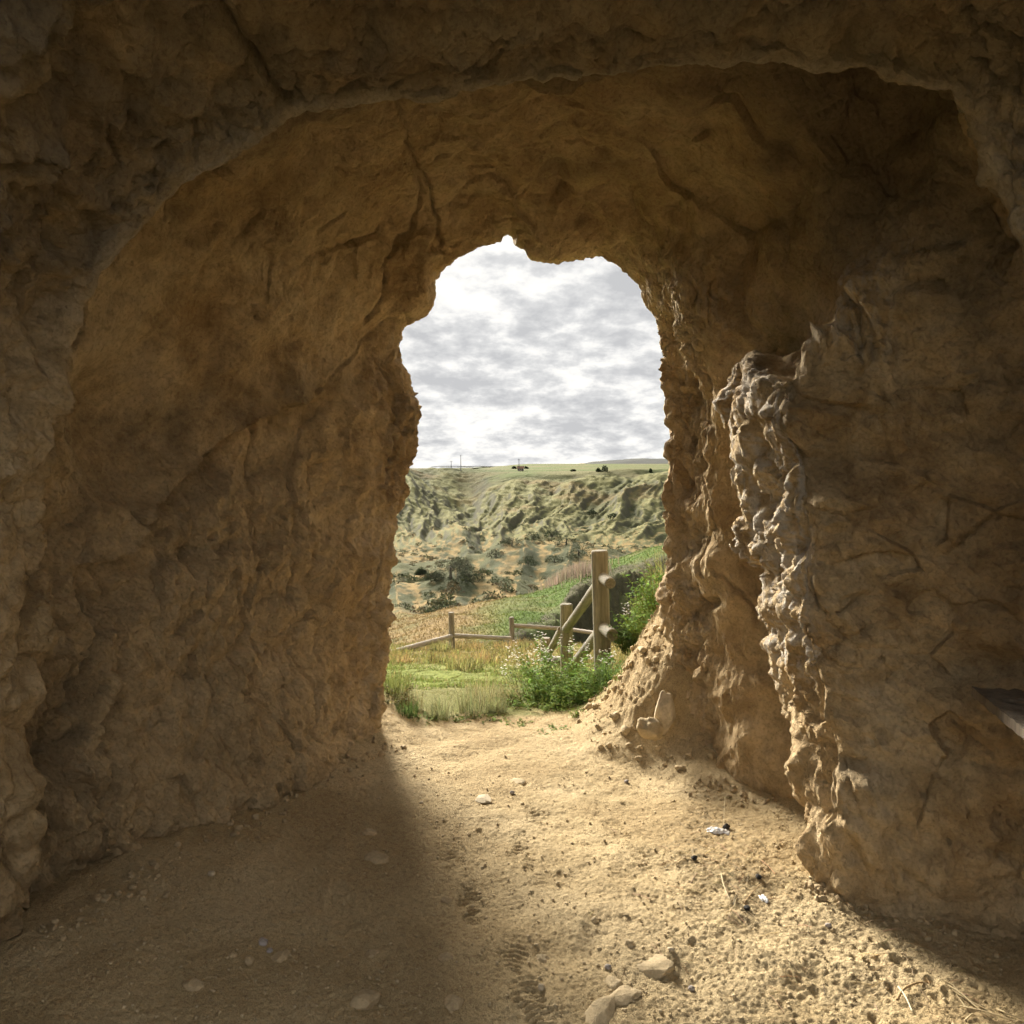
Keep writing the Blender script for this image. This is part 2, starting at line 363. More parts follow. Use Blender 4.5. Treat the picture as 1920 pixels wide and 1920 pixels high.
dO = fine('O', 1, [(711,1395,1),(711,1375),(714,1350),(718,1330),(721,1290),(722,1262,2),(727,1225),(731,1192),(729,1170),(737,1146),(737,1125,3),
  (724,1095),(719,1058),(734,1045),(738,1012,4),(740,996),(749,979),(754,958),(756,930),(765,909,5),(773,882),(776,850),(781,825),(786,793),(783,765,6),
  (764,731),(757,705),(748,675),(747,655),(757,614,7),(778,602),(800,592),(808,573),(816,553),(815,528,8),(814,509),(822,505),(838,497),(867,478,9),(913,460),(940,452),(946,441),
  (960,436,10),(970,443),(967,458),(983,462),(990,480),(998,488),(1030,489),(1047,487,11),(1080,481),(1117,477,12),(1140,488),(1163,502),(1190,528),(1203,545,13),
  (1203,563),(1213,577),(1230,592),(1235,620,14),(1236,640),(1243,662,15),(1243,675),(1234,693),(1242,710),(1240,740,16),(1247,763),(1251,787),(1252,817),(1248,857),(1252,890,17),
  (1252,905),(1247,935),(1248,972),(1254,998),(1248,1030),(1251,1052,18),(1259,1070),(1257,1090),(1251,1118),(1257,1150),(1262,1200,19)])
dF = fine('F1', 16, [(1505,640,15),(1470,655),(1412,664),(1378,684),(1378,694),(1371,712,16),(1367,737),(1362,800),(1369,850),(1376,890,17),(1392,954),(1386,1000),(1390,1020),(1396,1037,18),
  (1410,1052),(1440,1075),(1447,1092),(1424,1122),(1427,1158),(1450,1190),(1444,1208,19),(1452,1240),(1456,1280),(1463,1317),(1487,1350),(1487,1390,20),(1495,1450),(1507,1520),(1532,1580),(1543,1608),(1525,1635),(1530,1655,21)])
dH = fine('H1', 1, [(30,1800,1),(62,1640),(70,1480),(72,1440,2),(55,1330),(70,1260),(100,1200),(95,1150,3),(88,1080),(76,1000,4),(80,920),(90,860,5),(112,760),(128,700),(134,688,6),(142,640),(165,560),(180,540,7),
  (230,460),(290,395),(345,350),(398,318,8),(480,265),(530,235),(578,212,9),(650,200),(760,190),(860,178),(875,176,10),(930,160),(1000,145),(1018,158),(1050,146),(1110,138,11),(1200,126),(1300,124),(1400,121,12),
  (1520,124),(1620,136),(1692,152,13),(1780,176),(1828,225,14),(1840,270),(1875,320),(1893,382,15),(1905,440),(1930,520,16)])
P = np.empty((NR_, NSs, 3))
for j in range(NSs): P[:, j] = pchip(C1[:, j], r_t)
def tri(r0, lo, hi, pw=1.5):
    w = np.where(r_t <= r0, 1-(r0-r_t)/lo, 1-(r_t-r0)/hi); return np.clip(w, 0, 1)**pw
P += tri(RI['O'], 1.0, 0.8)[:, None, None]*dO[None]
P += tri(RI['F1'], 0.7, 0.6, 1.2)[:, None, None]*dF[None]
P += tri(RI['H1'], 0.8, 0.8)[:, None, None]*dH[None]

def grid_normals(P):
    du = np.gradient(P, axis=0); dv = np.gradient(P, axis=1)
    n = np.cross(dv, du); n /= np.linalg.norm(n, axis=2)[..., None]+1e-9
    return n
nrm = grid_normals(P)
# orient to the inside
chk = nrm[np.searchsorted(r_t, RI['A2']), NSs//2]
if chk[2] > 0: nrm = -nrm
for _ in range(6):  # soften normals so that folds do not spike
    nrm[1:-1] = (nrm[:-2]+2*nrm[1:-1]+nrm[2:])/4; nrm[:, 1:-1] = (nrm[:, :-2]+2*nrm[:, 1:-1]+nrm[:, 2:])/4
nrm /= np.linalg.norm(nrm, axis=2)[..., None]+1e-9
qx, qy, qd = proj(P)
rr = np.repeat(r_t[:, None], NSs, 1); ss = np.repeat(s_t[None], NR_, 0)
far_m = (rr > RI['E1']) & (rr < RI['G2']); near_m = rr >= RI['G2']+0.3; vis = (qd > 0.4) & (rr > RI['E1'])

def blob(cx, cy, rx, ry, ang=0.0, soft=1.0):
    c, s = math.cos(math.radians(ang)), math.sin(math.radians(ang))
    u = ((qx-cx)*c+(qy-cy)*s)/rx; v = (-(qx-cx)*s+(qy-cy)*c)/ry
    return np.exp(-(u*u+v*v)*soft)
wob = fbm(P, 7.0, 3, 0.55, 3.0); wob2 = fbm(P, 7.0, 3, 0.55, 41.0)
wx, wy = qx+wob*9, qy+wob2*9
def crack(pts, w, gate, taper=True):
    """soft distance profile of a polyline, 0..1"""
    out = np.zeros_like(qx); pts = np.array(pts, float)
    x0, x1 = pts[:, 0].min()-6*w, pts[:, 0].max()+6*w; y0, y1 = pts[:, 1].min()-6*w, pts[:, 1].max()+6*w
    m = gate & (wx > x0) & (wx < x1) & (wy > y0) & (wy < y1)
    X, Yq = wx[m], wy[m]; best = np.full(X.shape, 1e9)
    for a, b in zip(pts[:-1], pts[1:]):
        d = b-a; t = np.clip(((X-a[0])*d[0]+(Yq-a[1])*d[1])/(d@d), 0, 1)
        best = np.minimum(best, np.hypot(X-a[0]-t*d[0], Yq-a[1]-t*d[1]))
    out[m] = np.exp(-(best/w)**2); return out
D = np.zeros_like(qx)
# --- roughness zones
leftw = sstep(760, 560, qx)*far_m
lowleft = leftw*sstep(760, 980, qy+0.25*(qx-400))
jamb = far_m*sstep(1215, 1250, qx)*sstep(1340, 1290, qx)*sstep(560, 650, qy)
jamb = np.maximum(jamb, far_m*sstep(RI['A1']-0.15, RI['O']+0.2, rr)*sstep(560, 700, qy))
fin = sstep(RI['F0']+0.4, RI['F1']-0.1, rr)*sstep(RI['F2']+0.35, RI['F2']-0.1, rr)*sstep(15.5, 16.0, ss)
drip = far_m*sstep(1420, 1500, qx)*sstep(1700, 1620, qx)*sstep(430, 560, qy)*sstep(705, 650, qy+12*wob)*(1-fin)
drip = drip*sstep(RI['F2']-0.35, RI['F2'], rr)
drip = np.maximum(drip, 0.55*far_m*blob(1340, 560, 120, 70, 35))
nearL = near_m*sstep(260, 120, qx)
rough = np.clip(0.28+0.75*lowleft+0.9*jamb+1.0*fin+0.8*drip+0.45*nearL+0.35*near_m, 0, 1.25)
pier = sstep(RI['F2']-0.1, RI['F2']+0.3, rr)*sstep(RI['G2']+0.6, RI['G2'], rr)*sstep(13.3, 14.5, ss)
# --- large and middle forms
damp = sstep(RI['E4'], RI['E1'], rr)
edge = np.clip(1-np.abs(rr-RI['O'])/0.35, 0, 1)
D += (0.075*fbm(P, 1.5, 2, 0.5, 5.0)+0.042*fbm(P, 4.0, 3, 0.5, 9.0)-0.03*np.clip(ridged(P, (2.6, 2.6, 2.0), 1, 0.5, 6.0)-0.55, 0, 1))*(1-0.9*edge)
patch = sstep(-0.35, 0.35, fbm(P, 1.9, 2, 0.5, 44.0))          # some areas stay smooth, others are crumbly
rough = rough*(0.35+0.65*patch)
D -= (0.3+rough)*(0.022*ridged(P, (5.5, 5.5, 4.0), 2, 0.5, 2.0)-0.008)*(1-0.6*edge)
D -= (0.004+0.009*rough)*ridged(P, (17, 17, 13), 3, 0.6, 7.0)
D += 0.004*(0.3+rough)*fbm(P, 34.0, 2, 0.65, 1.0)
# scalloped dents left by digging
sc_ = 1-rough*0.5
D -= 0.020*sc_*np.clip(fbm(P, (5, 5, 3.5), 1, 0.5, 48.0)-0.15, 0, 1)
# chiselled, streaky lower left wall
D += where_m(lowleft, lambda q: -0.0050*ridged(q@np.array([[1, 0, .25], [0, 1, 0], [-.35, 0, 1]]), (34, 30, 10), 2, 0.6, 13.0)+0.006*fbm(q, 42, 2, 0.7, 14.0)+0.040*chunks(q, (6, 6, 4.2), 0.6)+0.018*chunks(q, (15, 15, 10), 0.6)+0.007*chunks(q, (36, 36, 24), 0.6)-0.03, P)
# fin: vertical flutes and knobs
D += where_m(fin, lambda q: 0.040*chunks(q, (5.5, 5.5, 3.4), 0.55)+0.009*chunks(q, (17, 17, 8), 0.6)+0.020*fbm(q, (5, 5, 3), 2, 0.5, 27.0)-0.006*ridged(q, (26, 26, 7), 2, 0.6, 21.0)+0.004*fbm(q, 40, 3, 0.7, 28.0)-0.03, P)
D += where_m(jamb, lambda q: 0.034*chunks(q, (8, 8, 5.5), 0.55)+0.012*chunks(q, (19, 19, 13), 0.6)+0.012*fbm(q, 9, 2, 0.5, 35.0)+0.004*fbm(q, 45, 2, 0.7, 36.0)-0.05, P)
D += fin*0.05*np.clip(1-np.abs(rr-RI['F1']-0.5)/0.55, 0, 1)
# hanging drips
D += where_m(drip, lambda q: 0.05+0.05*ridged(q, (13, 13, 4), 2, 0.6, 51.0)+0.04*chunks(q, (11, 11, 6)), P)
# near ceiling: scaly chipped surface
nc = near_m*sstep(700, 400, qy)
D += where_m(nc, lambda q: 0.020*chunks(q, 7.0, 0.5)+0.018*chunks(q, (17, 17, 17), 0.45)+0.018*fbm(q, 5.0, 2, 0.5, 64.0)+0.006*ridged(q, 30, 2, 0.6, 67.0)-0.02, P)
# pier: horizontal bedding
D += where_m(pier, lambda q: -0.010*ridged(q, (5, 5, 12), 3, 0.5, 71.0)+0.018*fbm(q, (3, 3, 5), 2, 0.5, 75.0)+0.009*fbm(q, 22, 3, 0.65, 77.0)+0.030*chunks(q, (4, 4, 5.5))+0.012*chunks(q, (11, 11, 15)), P)
vault = far_m*sstep(620, 480, qy)*(1-edge)*(1-drip)
D += where_m(vault, lambda q: 0.026*chunks(q, 3.0)+0.010*chunks(q, 9.0)-0.01, P)
# left column: lumps
col = far_m*sstep(300, 220, qx)*sstep(1020, 1120, qy)
D += where_m(col, lambda q: 0.075*chunks(q, (4.2, 4.2, 2.8))+0.02*chunks(q, (11, 11, 8))-0.03, P)
D += where_m(nearL, lambda q: 0.03*fbm(q, (6, 6, 4), 2, 0.5, 85.0)+0.04*chunks(q, (5, 5, 3.6))+0.012*chunks(q, 14.0)-0.02, P)
# --- traced forms: ledge on the left wall, hollows, cavities, cracks
def wline(pts):  # signed height above a falling line, as a function of image x
    xs = [p[0] for p in pts]; ys = [p[1] for p in pts]; return np.interp(qx, xs, ys)
led = wline([(120,1075),(175,1060),(215,1045),(250,1010),(275,965),(320,915),(370,868),(420,828),(480,785),(540,765),(620,742)])
belo = (qy-led)+wob*8
ledg = far_m*(rr > RI['O']+0.3)*sstep(130, 190, qx)*sstep(640, 540, qx)
D += ledg*(0.13*np.exp(-np.clip(-belo, 0, 400)/60.0)*sstep(6, -6, belo)-0.08*np.exp(-np.clip(belo, 0, 400)/60.0)*sstep(-6, 6, belo))
for (cx, cy, rx, ry, an, dep) in [(210,790,60,90,10,.05),(330,800,55,45,-30,.03),(425,860,48,40,0,.045),(505,870,40,60,20,.03),(370,1035,26,30,20,.05),(330,930,40,30,-30,.02),
    (495,1030,18,60,-8,.035),(640,960,45,70,10,.02),(120,1480,40,80,5,.06),(215,1370,35,60,20,.05),(170,1650,70,50,0,.06),(1045,330,28,24,20,.05),(1050,368,16,12,0,.03),
    (1440,935,20,36,10,.07),(1492,1020,26,16,-15,.06),(1470,1180,20,16,0,.06),(1328,1132,20,9,-10,.05),(1480,700,26,40,0,.03),(1435,840,14,30,0,.02),(1560,870,120,60,-10,.05),(1460,1100,10,40,0,.04),
    (1470,1310,10,22,0,.03),(1548,1430,10,14,0,.03),(1600,1440,30,16,20,.03),(1570,1000,30,16,-20,.02),(1840,1260,110,50,0,.07),(1600,1650,60,40,0,.02),(1860,420,70,60,0,.05),(1500,300,60,120,0,.03),
    (1380,400,40,110,-15,.025),(1600,1600,14,40,-25,.03)]:
    D -= far_m*(0.55 if 1400 < cx < 1560 and cy > 650 else 1.9)*dep*blob(cx, cy, rx, ry, an, 1.0)
D -= near_m*(0.05*blob(255, 240, 14, 18)+0.06*blob(316, 290, 16, 22, 20)+0.04*blob(480, 250, 18, 9, -10)+0.02*blob(520, 95, 4, 4))
for (x, y, r) in [(323,998,7),(358,962,9),(408,1010,6),(496,1062,9),(329,1092,6),(246,1140,7),(319,1237,8),(502,1271,7),(554,1290,5),(562,1065,7),(608,1047,14),(659,918,5),(541,967,5),
    (185,1640,8),(222,1635,7),(1658,1240,5),(355,1585,7),(250,1590,6),(460,585,5),(340,410,20)]:
    D -= far_m*0.045*blob(x+0, y, r*1.15, r*0.85, -15)
# protruding pieces
for (cx, cy, rx, ry, an, dep) in [(190,980,60,60,0,.05),(120,1230,35,40,0,.05),(770,800,22,80,8,.04),(735,1050,10,10,0,.03),(790,560,26,34,0,.05),(1412,690,40,24,0,.03),(1420,760,30,60,0,.02),
    (1420,1010,34,40,0,.03),(1520,940,40,22,-20,.03),(1445,1140,20,20,0,.025),(1270,940,20,40,0,.03),(1275,1090,30,40,0,.03),(1290,1180,30,30,0,.03),(1480,1240,20,40,0,.02)]:
    D += far_m*dep*blob(cx, cy, rx, ry, an)
nearg = near_m; CR = 0*D
for pts, w, dep, gate in [
    ([(370,-20),(430,60),(480,120),(515,165),(542,198)], 6, .05, nearg),
    ([(750,205),(765,265),(785,320),(795,400),(770,448),(722,480),(715,560),(690,610)], 4.5, .035, far_m),
    ([(783,302),(830,300),(880,288),(940,270),(1010,268)], 3.5, .02, far_m), ([(795,330),(812,370),(825,410),(832,475)], 3.5, .035, far_m),
    ([(825,412),(900,386),(960,370),(1000,350)], 3.0, .015, far_m), ([(520,250),(522,420),(525,560)], 3.0, .006, far_m),
    ([(208,240),(215,280),(232,320)], 4, .03, nearg), ([(240,250),(265,280),(285,245)], 4, .02, nearg), ([(170,540),(165,600),(140,660)], 5, .03, far_m),
    ([(1595,985),(1600,1030),(1603,1078)], 3, .012, far_m), ([(1815,1040),(1735,1145),(1715,1180),(1695,1240)], 4, .007, far_m), ([(1640,1175),(1590,1205),(1530,1235),(1505,1260)], 7, .018, far_m),
    ([(1522,1085),(1529,1140)], 3, .03, far_m), ([(1700,890),(1640,920),(1595,985)], 6, .010, far_m), ([(1555,917),(1620,900),(1680,895)], 6, .010, far_m), ([(1660,1095),(1620,1120),(1580,1130)], 3, .012, far_m),
    ([(1470,350),(1468,400),(1455,425)], 5, .03, far_m), ([(1310,900),(1345,960),(1340,1000),(1300,1010)], 3, .02, far_m), ([(1345,1060),(1390,1110),(1430,1150)], 4, .02, far_m),
    ([(1450,1180),(1455,1230)], 4, .02, far_m), ([(1590,1560),(1640,1600),(1690,1620)], 4, .010, far_m), ([(1700,1640),(1745,1670)], 8, .02, far_m), ([(1770,1540),(1790,1600),(1780,1660)], 4, .008, far_m),
    ([(600,740),(640,700),(690,640),(740,600)], 4, .02, far_m), ([(490,790),(500,850),(490,900)], 4, .02, far_m), ([(250,960),(270,1000),(245,1040)], 4, .03, far_m), ([(755,735),(750,800),(742,870),(730,930)], 5, .035, far_m),
    ([(100,1340),(150,1330),(200,1290)], 6, .03, far_m), ([(120,1400),(155,1310),(180,1250),(195,1180)], 5, .04, far_m), ([(200,1110),(205,1170),(160,1290)], 5, .03, far_m),
    ([(20,1480),(15,1530)], 4, .03, nearg), ([(60,1075),(100,1140),(95,1200)], 4, .02, nearg)]:
    k = crack(pts, w, gate); D -= dep*k; CR = np.maximum(CR, k*min(1.0, dep/0.035))
# scratched letters on the left wall
def letter(strokes, x, y, w, h):
    return [[(x+a*w, y+b*h) for a, b in s] for s in strokes]
LA = [[(0, 1), (.5, 0), (1, 1)], [(.2, .62), (.8, .62)]]; LD = [[(0, 0), (0, 1), (.7, .85), (1, .5), (.7, .12), (0, 0)]]
LN = [[(0, 1), (0, 0), (1, 1), (1, 0)]]; LI = [[(0, 0), (0, 1)]]; LL = [[(0, 0), (.25, 1), (1, .95)]]; LM = [[(0, 1), (.15, 0), (.5, .6), (.85, 0), (1, 1)]]
wob_save = (wx, wy); wx, wy = qx, qy
for st_ in letter(LA, 549, 907, 11, 14)+letter(LD, 549, 924, 10, 12)+letter(LN, 482, 944, 9, 15)+letter(LI, 496, 946, 1, 14)+letter(LL, 382, 1010, 38, 42)+letter(LD, 414, 1060, 8, 20)+letter(LN, 400, 1075, 8, 16)+letter(LI, 430, 1068, 1, 18)+letter(LM, 372, 1180, 26, 44)+letter(LA, 455, 1170, 14, 40)+letter(LI, 384, 1090, -4, 40)+letter(LI, 350, 1160, 2, 50):
    k = crack(st_, 2.0, far_m); D -= 0.014*k
wx, wy = wob_save
def unbias(name, lo, hi, win, gate=None):
    # keep a traced outline where it was traced: take the local mean of the relief out of that ring
    i = int(np.searchsorted(r_t, RI[name])); row = D[i].copy(); k = np.ones(win)/win
    m = np.convolve(np.pad(row, win//2, mode='edge'), k, 'valid')[:NSs]
    if gate is not None: m = m*gate
    return tri(RI[name], lo, hi, 1.0)[:, None]*m[None]
D = D-unbias('O', 0.8, 0.5, 31)
D = D-unbias('F1', 0.5, 0.5, 41, sstep(15.0, 15.8, s_t))
D = D-unbias('H1', 0.5, 0.5, 41)
D *= 1-0.65*np.exp(-((rr-RI['H1'])/0.3)**2)*sstep(5.5, 7.0, ss)
P = P+nrm*(D*damp)[..., None]

# --- albedo masks (R stain, G pale crust, B ceiling skin with shade painted in)
stain_dark = np.zeros_like(qx)
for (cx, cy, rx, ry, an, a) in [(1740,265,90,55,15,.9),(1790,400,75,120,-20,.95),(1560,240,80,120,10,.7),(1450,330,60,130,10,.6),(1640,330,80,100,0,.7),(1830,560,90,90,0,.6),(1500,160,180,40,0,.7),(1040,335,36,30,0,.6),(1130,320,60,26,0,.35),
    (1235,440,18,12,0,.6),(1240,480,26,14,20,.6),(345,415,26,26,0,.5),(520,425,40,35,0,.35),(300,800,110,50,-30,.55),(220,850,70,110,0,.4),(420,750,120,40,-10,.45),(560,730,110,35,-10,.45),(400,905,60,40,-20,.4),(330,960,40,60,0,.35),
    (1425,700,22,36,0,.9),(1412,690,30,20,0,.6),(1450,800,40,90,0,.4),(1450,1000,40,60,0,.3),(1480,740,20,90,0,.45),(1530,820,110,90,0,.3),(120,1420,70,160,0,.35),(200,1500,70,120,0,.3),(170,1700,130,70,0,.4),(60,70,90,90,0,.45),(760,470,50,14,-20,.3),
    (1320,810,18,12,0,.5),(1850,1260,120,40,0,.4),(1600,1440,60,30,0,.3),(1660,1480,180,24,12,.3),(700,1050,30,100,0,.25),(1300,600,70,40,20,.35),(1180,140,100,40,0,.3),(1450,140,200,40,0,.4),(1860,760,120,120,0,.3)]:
    stain_dark = np.maximum(stain_dark, a*blob(cx, cy, rx, ry, an)*vis)
stain_dark = np.clip(stain_dark*(1+0.5*wob), 0, 1); stain_dark = np.maximum(stain_dark, 0.5*CR)  # soot stains, plus a darker tone over hollows, cracks and along the lip
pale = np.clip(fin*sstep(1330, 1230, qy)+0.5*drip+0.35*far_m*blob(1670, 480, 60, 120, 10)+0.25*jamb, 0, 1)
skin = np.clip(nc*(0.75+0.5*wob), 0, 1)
n_a = fbm(P, 1.7, 4, 0.6, 91.0); n_s = fbm(P+0.25*wob[..., None], (2.2, 2.2, 7.0), 3, 0.6, 95.0)
alb = cramp(n_a, [(-0.5, (0.44, 0.315, 0.175)), (0.0, (0.56, 0.425, 0.25)), (0.5, (0.59, 0.465, 0.295))])
alb = alb*cramp(n_s, [(-0.5, (0.84, 0.80, 0.74)), (0.0, (0.99, 0.985, 0.98)), (0.5, (1.06, 1.05, 1.04))])
alb = cmix(alb, (0.62, 0.475, 0.28), 0.55*lowleft)
alb = cmix(alb, (0.070, 0.062, 0.048), stain_dark*(0.7+0.6*np.clip(wob2, -0.5, 0.5)))
alb = cmix(alb, (0.56, 0.50, 0.42), where_m(pale, lambda q: sstep(-0.1, 0.25, fbm(q, (30, 30, 6), 3, 0.6, 99.0)), P))
alb = cmix(alb, (0.25, 0.21, 0.16), 0.8*skin)  # near ceiling darkened in the albedo to hold back the fill light
alb = cmix(alb, (0.50, 0.43, 0.33), 0.75*nc*np.exp(-((rr-RI['H1'])/0.55)**2)*(0.8+0.6*wob))  # paler dusty lip rim, with the floor light it catches painted in
alb = cmix(alb, (0.40, 0.29, 0.165), 0.35*far_m*sstep(560, 380, qy))  # shade of the upper vault painted into the albedo
alb = cmix(alb, (0.20, 0.15, 0.095), 0.75*sstep(RI['F0']-0.3, RI['F1']+0.3, rr)*far_m*sstep(8.0, 9.0, ss)*sstep(14.5, 13.5, ss))  # occlusion behind the lip painted as darker albedo

# --- split the sheet into the named pieces of the cave (shared border vertices, common normals)
def cave_piece(name, r0, r1, s0, s1, label):
    i0, i1 = np.searchsorted(r_t, r0), np.searchsorted(r_t, r1); j0, j1 = np.searchsorted(s_t, s0), np.searchsorted(s_t, s1)
    V = P[i0:i1+1, j0:j1+1]; nr, ns = V.shape[:2]
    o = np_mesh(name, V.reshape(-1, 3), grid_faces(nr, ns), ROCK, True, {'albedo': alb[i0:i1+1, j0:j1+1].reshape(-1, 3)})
    nn = VN[i0:i1+1, j0:j1+1].reshape(-1, 3)
    o.data.normals_split_custom_set_from_vertices(nn.astype(np.float32))
    tag(o, label, None, None, 'structure'); return o
VN = grid_normals(P)
_f = grid_faces(2, 2)
# mesh winding normal must agree with the custom normals
if np.dot(np.cross(P[200, 101]-P[200, 100], P[201, 101]-P[200, 100]), VN[200, 100]) < 0: VN = -VN
RE, RH = 0, len(SEG); lip = RI['G2']
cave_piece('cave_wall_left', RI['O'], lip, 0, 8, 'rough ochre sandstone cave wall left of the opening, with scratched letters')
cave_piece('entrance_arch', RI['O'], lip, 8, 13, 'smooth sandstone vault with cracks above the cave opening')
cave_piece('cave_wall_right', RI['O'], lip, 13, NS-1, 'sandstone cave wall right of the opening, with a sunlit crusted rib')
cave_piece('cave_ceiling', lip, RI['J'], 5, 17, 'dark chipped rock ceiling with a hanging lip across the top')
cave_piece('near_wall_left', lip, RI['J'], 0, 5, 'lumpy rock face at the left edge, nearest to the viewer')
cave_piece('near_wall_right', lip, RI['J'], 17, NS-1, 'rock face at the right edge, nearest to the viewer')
cave_piece('cave_open_rear', RI['J'], RH, 0, NS-1, 'rear rim of the cave, opened wide for fill light')
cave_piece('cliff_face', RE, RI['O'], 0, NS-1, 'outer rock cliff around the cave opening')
# ================================================================== cave floor and sandy bank
def build_floor():
    nY, nX = 640, 820
    k = np.linspace(0, 1, nY)
    Ys = np.where(k < 0.06, -4.5+(1.7+4.5)*k/0.06, 1.7*(7.0/1.7)**((k-0.06)/0.94))
    t = np.linspace(-1, 1, nX); t = 0.75*t+0.25*t**3
    w = np.maximum(2.6, 0.9+0.9*Ys)
    X = t[None]*w[:, None]; Y = np.repeat(Ys[:, None], nX, 1)
    P = np.stack([X, Y, 0*X], -1)
    z = ground_near(X, Y)
    q1 = fbm(P, 1.1, 3, 0.5, 4.0); z += 0.030*q1+0.012*fbm(P, 4.5, 3, 0.5, 8.0)
    px, py, dd = proj(np.stack([X, Y, z], -1)); ok = dd > 0.3
    inside = sstep(5.4, 4.9, Y)
    # churned, crusty ground on the right, packed in the middle
    churn = np.clip(ok*(sstep(1150, 1350, px)*sstep(1450, 1520, py)+0.5*sstep(900, 700, px)), 0, 1)
    bank = sstep(0.03, 0.25, bank_h(X, Y))
    z += (0.3+0.9*churn*0.12+1.0*bank)*(0.0065*ridged(P, 16, 3, 0.6, 3.0)+0.004*fbm(P, 40, 2, 0.6, 5.0))
    z += 0.0036*(1+0.5*churn)*fbm(P, 75.0, 2, 0.7, 15.0)+0.0022*(1+bank)*fbm(P, 150.0, 1, 0.7, 19.0)
    Pz = np.stack([X, Y, z], -1); z += where_m(bank, lambda q: 0.03*fbm(q, 5.0, 2, 0.5, 23.0)+0.014*chunks(q, 9.0, 0.6)+0.010*chunks(q, 24.0, 0.6)+0.012*fbm(q, 16.0, 3, 0.6, 24.0)-0.02, Pz)
    # footprints: shallow oval dents with lug bars
    def local(fx, fy, rad):
        i0, i1 = np.searchsorted(Ys, fy-rad), np.searchsorted(Ys, fy+rad); i1 = max(i1, i0+1)
        ww = w[min(i0, nY-1)], w[min(i1, nY-1)]
        j0 = min(np.searchsorted(t, (fx-rad)/q) for q in ww); j1 = max(np.searchsorted(t, (fx+rad)/q) for q in ww)
        return slice(i0, i1+1), slice(max(j0-1, 0), j1+1)
    def dent(cx, cy, rx, ry, ang, dep, lug=0.0, pitch=0.02):
        fx, fy = floor_at(cx, cy); c, s = math.cos(ang), math.sin(ang)
        sl_ = local(fx, fy, 0.4); Xl, Yl = X[sl_], Y[sl_]
        u = (Xl-fx)*c+(Yl-fy)*s; v = -(Xl-fx)*s+(Yl-fy)*c
        e = (u/rx)**2+(v/ry)**2; m = np.exp(-e**2)
        r = -dep*m+0.35*dep*np.exp(-((np.sqrt(e)-1.25)/0.22)**2)
        if lug: r += 1.0*lug*m*np.clip(0.6+1.6*gn(np.stack([Xl*22, Yl*22, 0*Xl], -1)), 0, 1)*np.clip(1.6*np.sin((v+0.35*np.abs(u))*2*math.pi/pitch), -1, 1)
        z[sl_] += r
    for (cx, cy, ang, d, lg) in [(885,1695,.2,.010,.007),(960,1800,-.1,.008,.005),(975,1590,-.15,.006,.004),(1000,1885,.3,.012,.009),(850,1610,.1,.006,.004),(800,1775,.4,.007,.004),(985,1610,.0,.006,.005),(870,1540,0,.005,.003),
        (1010,1530,.2,.005,.004),(1230,1700,.5,.008,0),(1120,1750,-.3,.007,0),(1300,1850,.2,.010,0),(1430,1760,.6,.010,0),(1220,1620,.4,.007,.003),(700,1850,.2,.007,.003),(1080,1450,0,.005,0),(640,1700,.3,.008,0),(1160,1560,.3,.006,.003)]:
        dent(cx, cy, 0.05, 0.13, ang, d, lg, 0.026)
    rg = random.Random(5)
    # small pits blown in the soft sand at the lower right
    for (cx, cy, r) in [(1606,1769,8),(1635,1758,8),(1665,1770,10),(1604,1791,9),(1627,1797,8),(1645,1793,9),(1685,1795,14),(1672,1845,11),(1648,1825,8),(1748,1833,13),(1775,1856,8),(1755,1862,10),(1830,1848,8),(1640,1896,14),(1620,1885,6),(1832,1815,7),(1785,1800,8),(1835,1800,9),(1300,1770,9),(1530,1850,12),(1500,1830,8),(1440,1815,7),(1570,1810,6),
                        (1395,1515,5),(1420,1520,6),(1440,1525,5),(1410,1500,5),(1460,1535,6),(1480,1542,5),(1380,1508,5),(1350,1495,5),(1470,1560,5),(1570,1700,6),(1500,1690,7),(1050,1640,8),(900,1560,7)]:
        fx, fy = floor_at(cx, cy); rw = 0.8*r/F_PX*fy; sl_ = local(fx, fy, 0.1); e = np.hypot(X[sl_]-fx, (Y[sl_]-fy)/1.5)/rw
        z[sl_] += -0.010*(r/9.0)*np.exp(-e**4)+0.003*np.exp(-((e-1.5)/0.4)**2)
    for _ in range(30):
        cx, cy = rg.uniform(1020, 1900), rg.uniform(1480, 1915)
        fx, fy = floor_at(cx, cy); rw = 0.006+0.022*rg.random()**2.5; sl_ = local(fx, fy, 0.1); e = np.hypot(X[sl_]-fx, Y[sl_]-fy)/rw
        z[sl_] += rg.choice((-1, -1, 1))*0.007*np.exp(-e**2)*rg.uniform(.4, 1)
    # colour masks: R charred litter, G grassy soil, B shade painted on the left floor, weighted to nothing
    ash = np.zeros_like(X)
    for (cx, cy, r, a) in [(1345,1560,60,.5),(1300,1610,50,.5),(1380,1650,60,.45),(1330,1690,40,.35),(1400,1720,40,.6),(1550,1840,60,.25),(1650,1850,50,.25),(1500,1900,80,.2)]:
        fx, fy = floor_at(cx, cy); rw = r/F_PX*fy
        ash = np.maximum(ash, a*np.exp(-((X-fx)**2+(Y-fy)**2/2.2)/rw**2))
    g = sstep(4.95, 5.35, Y+0.25*fbm(P, 3.0, 3, 0.6, 90.0)-0.15*X)*(1-0.8*bank)
    left_shade = 0.0*sstep(-0.05, -0.55, X+0.16*(4.6-Y)+0.12*q1)*inside
    n_a = fbm(P, 1.3, 4, 0.6, 31.0)
    alb = cramp(n_a, [(-0.5, (0.385, 0.29, 0.16)), (0.0, (0.455, 0.352, 0.20)), (0.5, (0.50, 0.395, 0.235))])
    alb = cmix(alb, (0.09, 0.075, 0.055), ash*sstep(0.0, 0.4, fbm(P, 30.0, 3, 0.7, 37.0)))
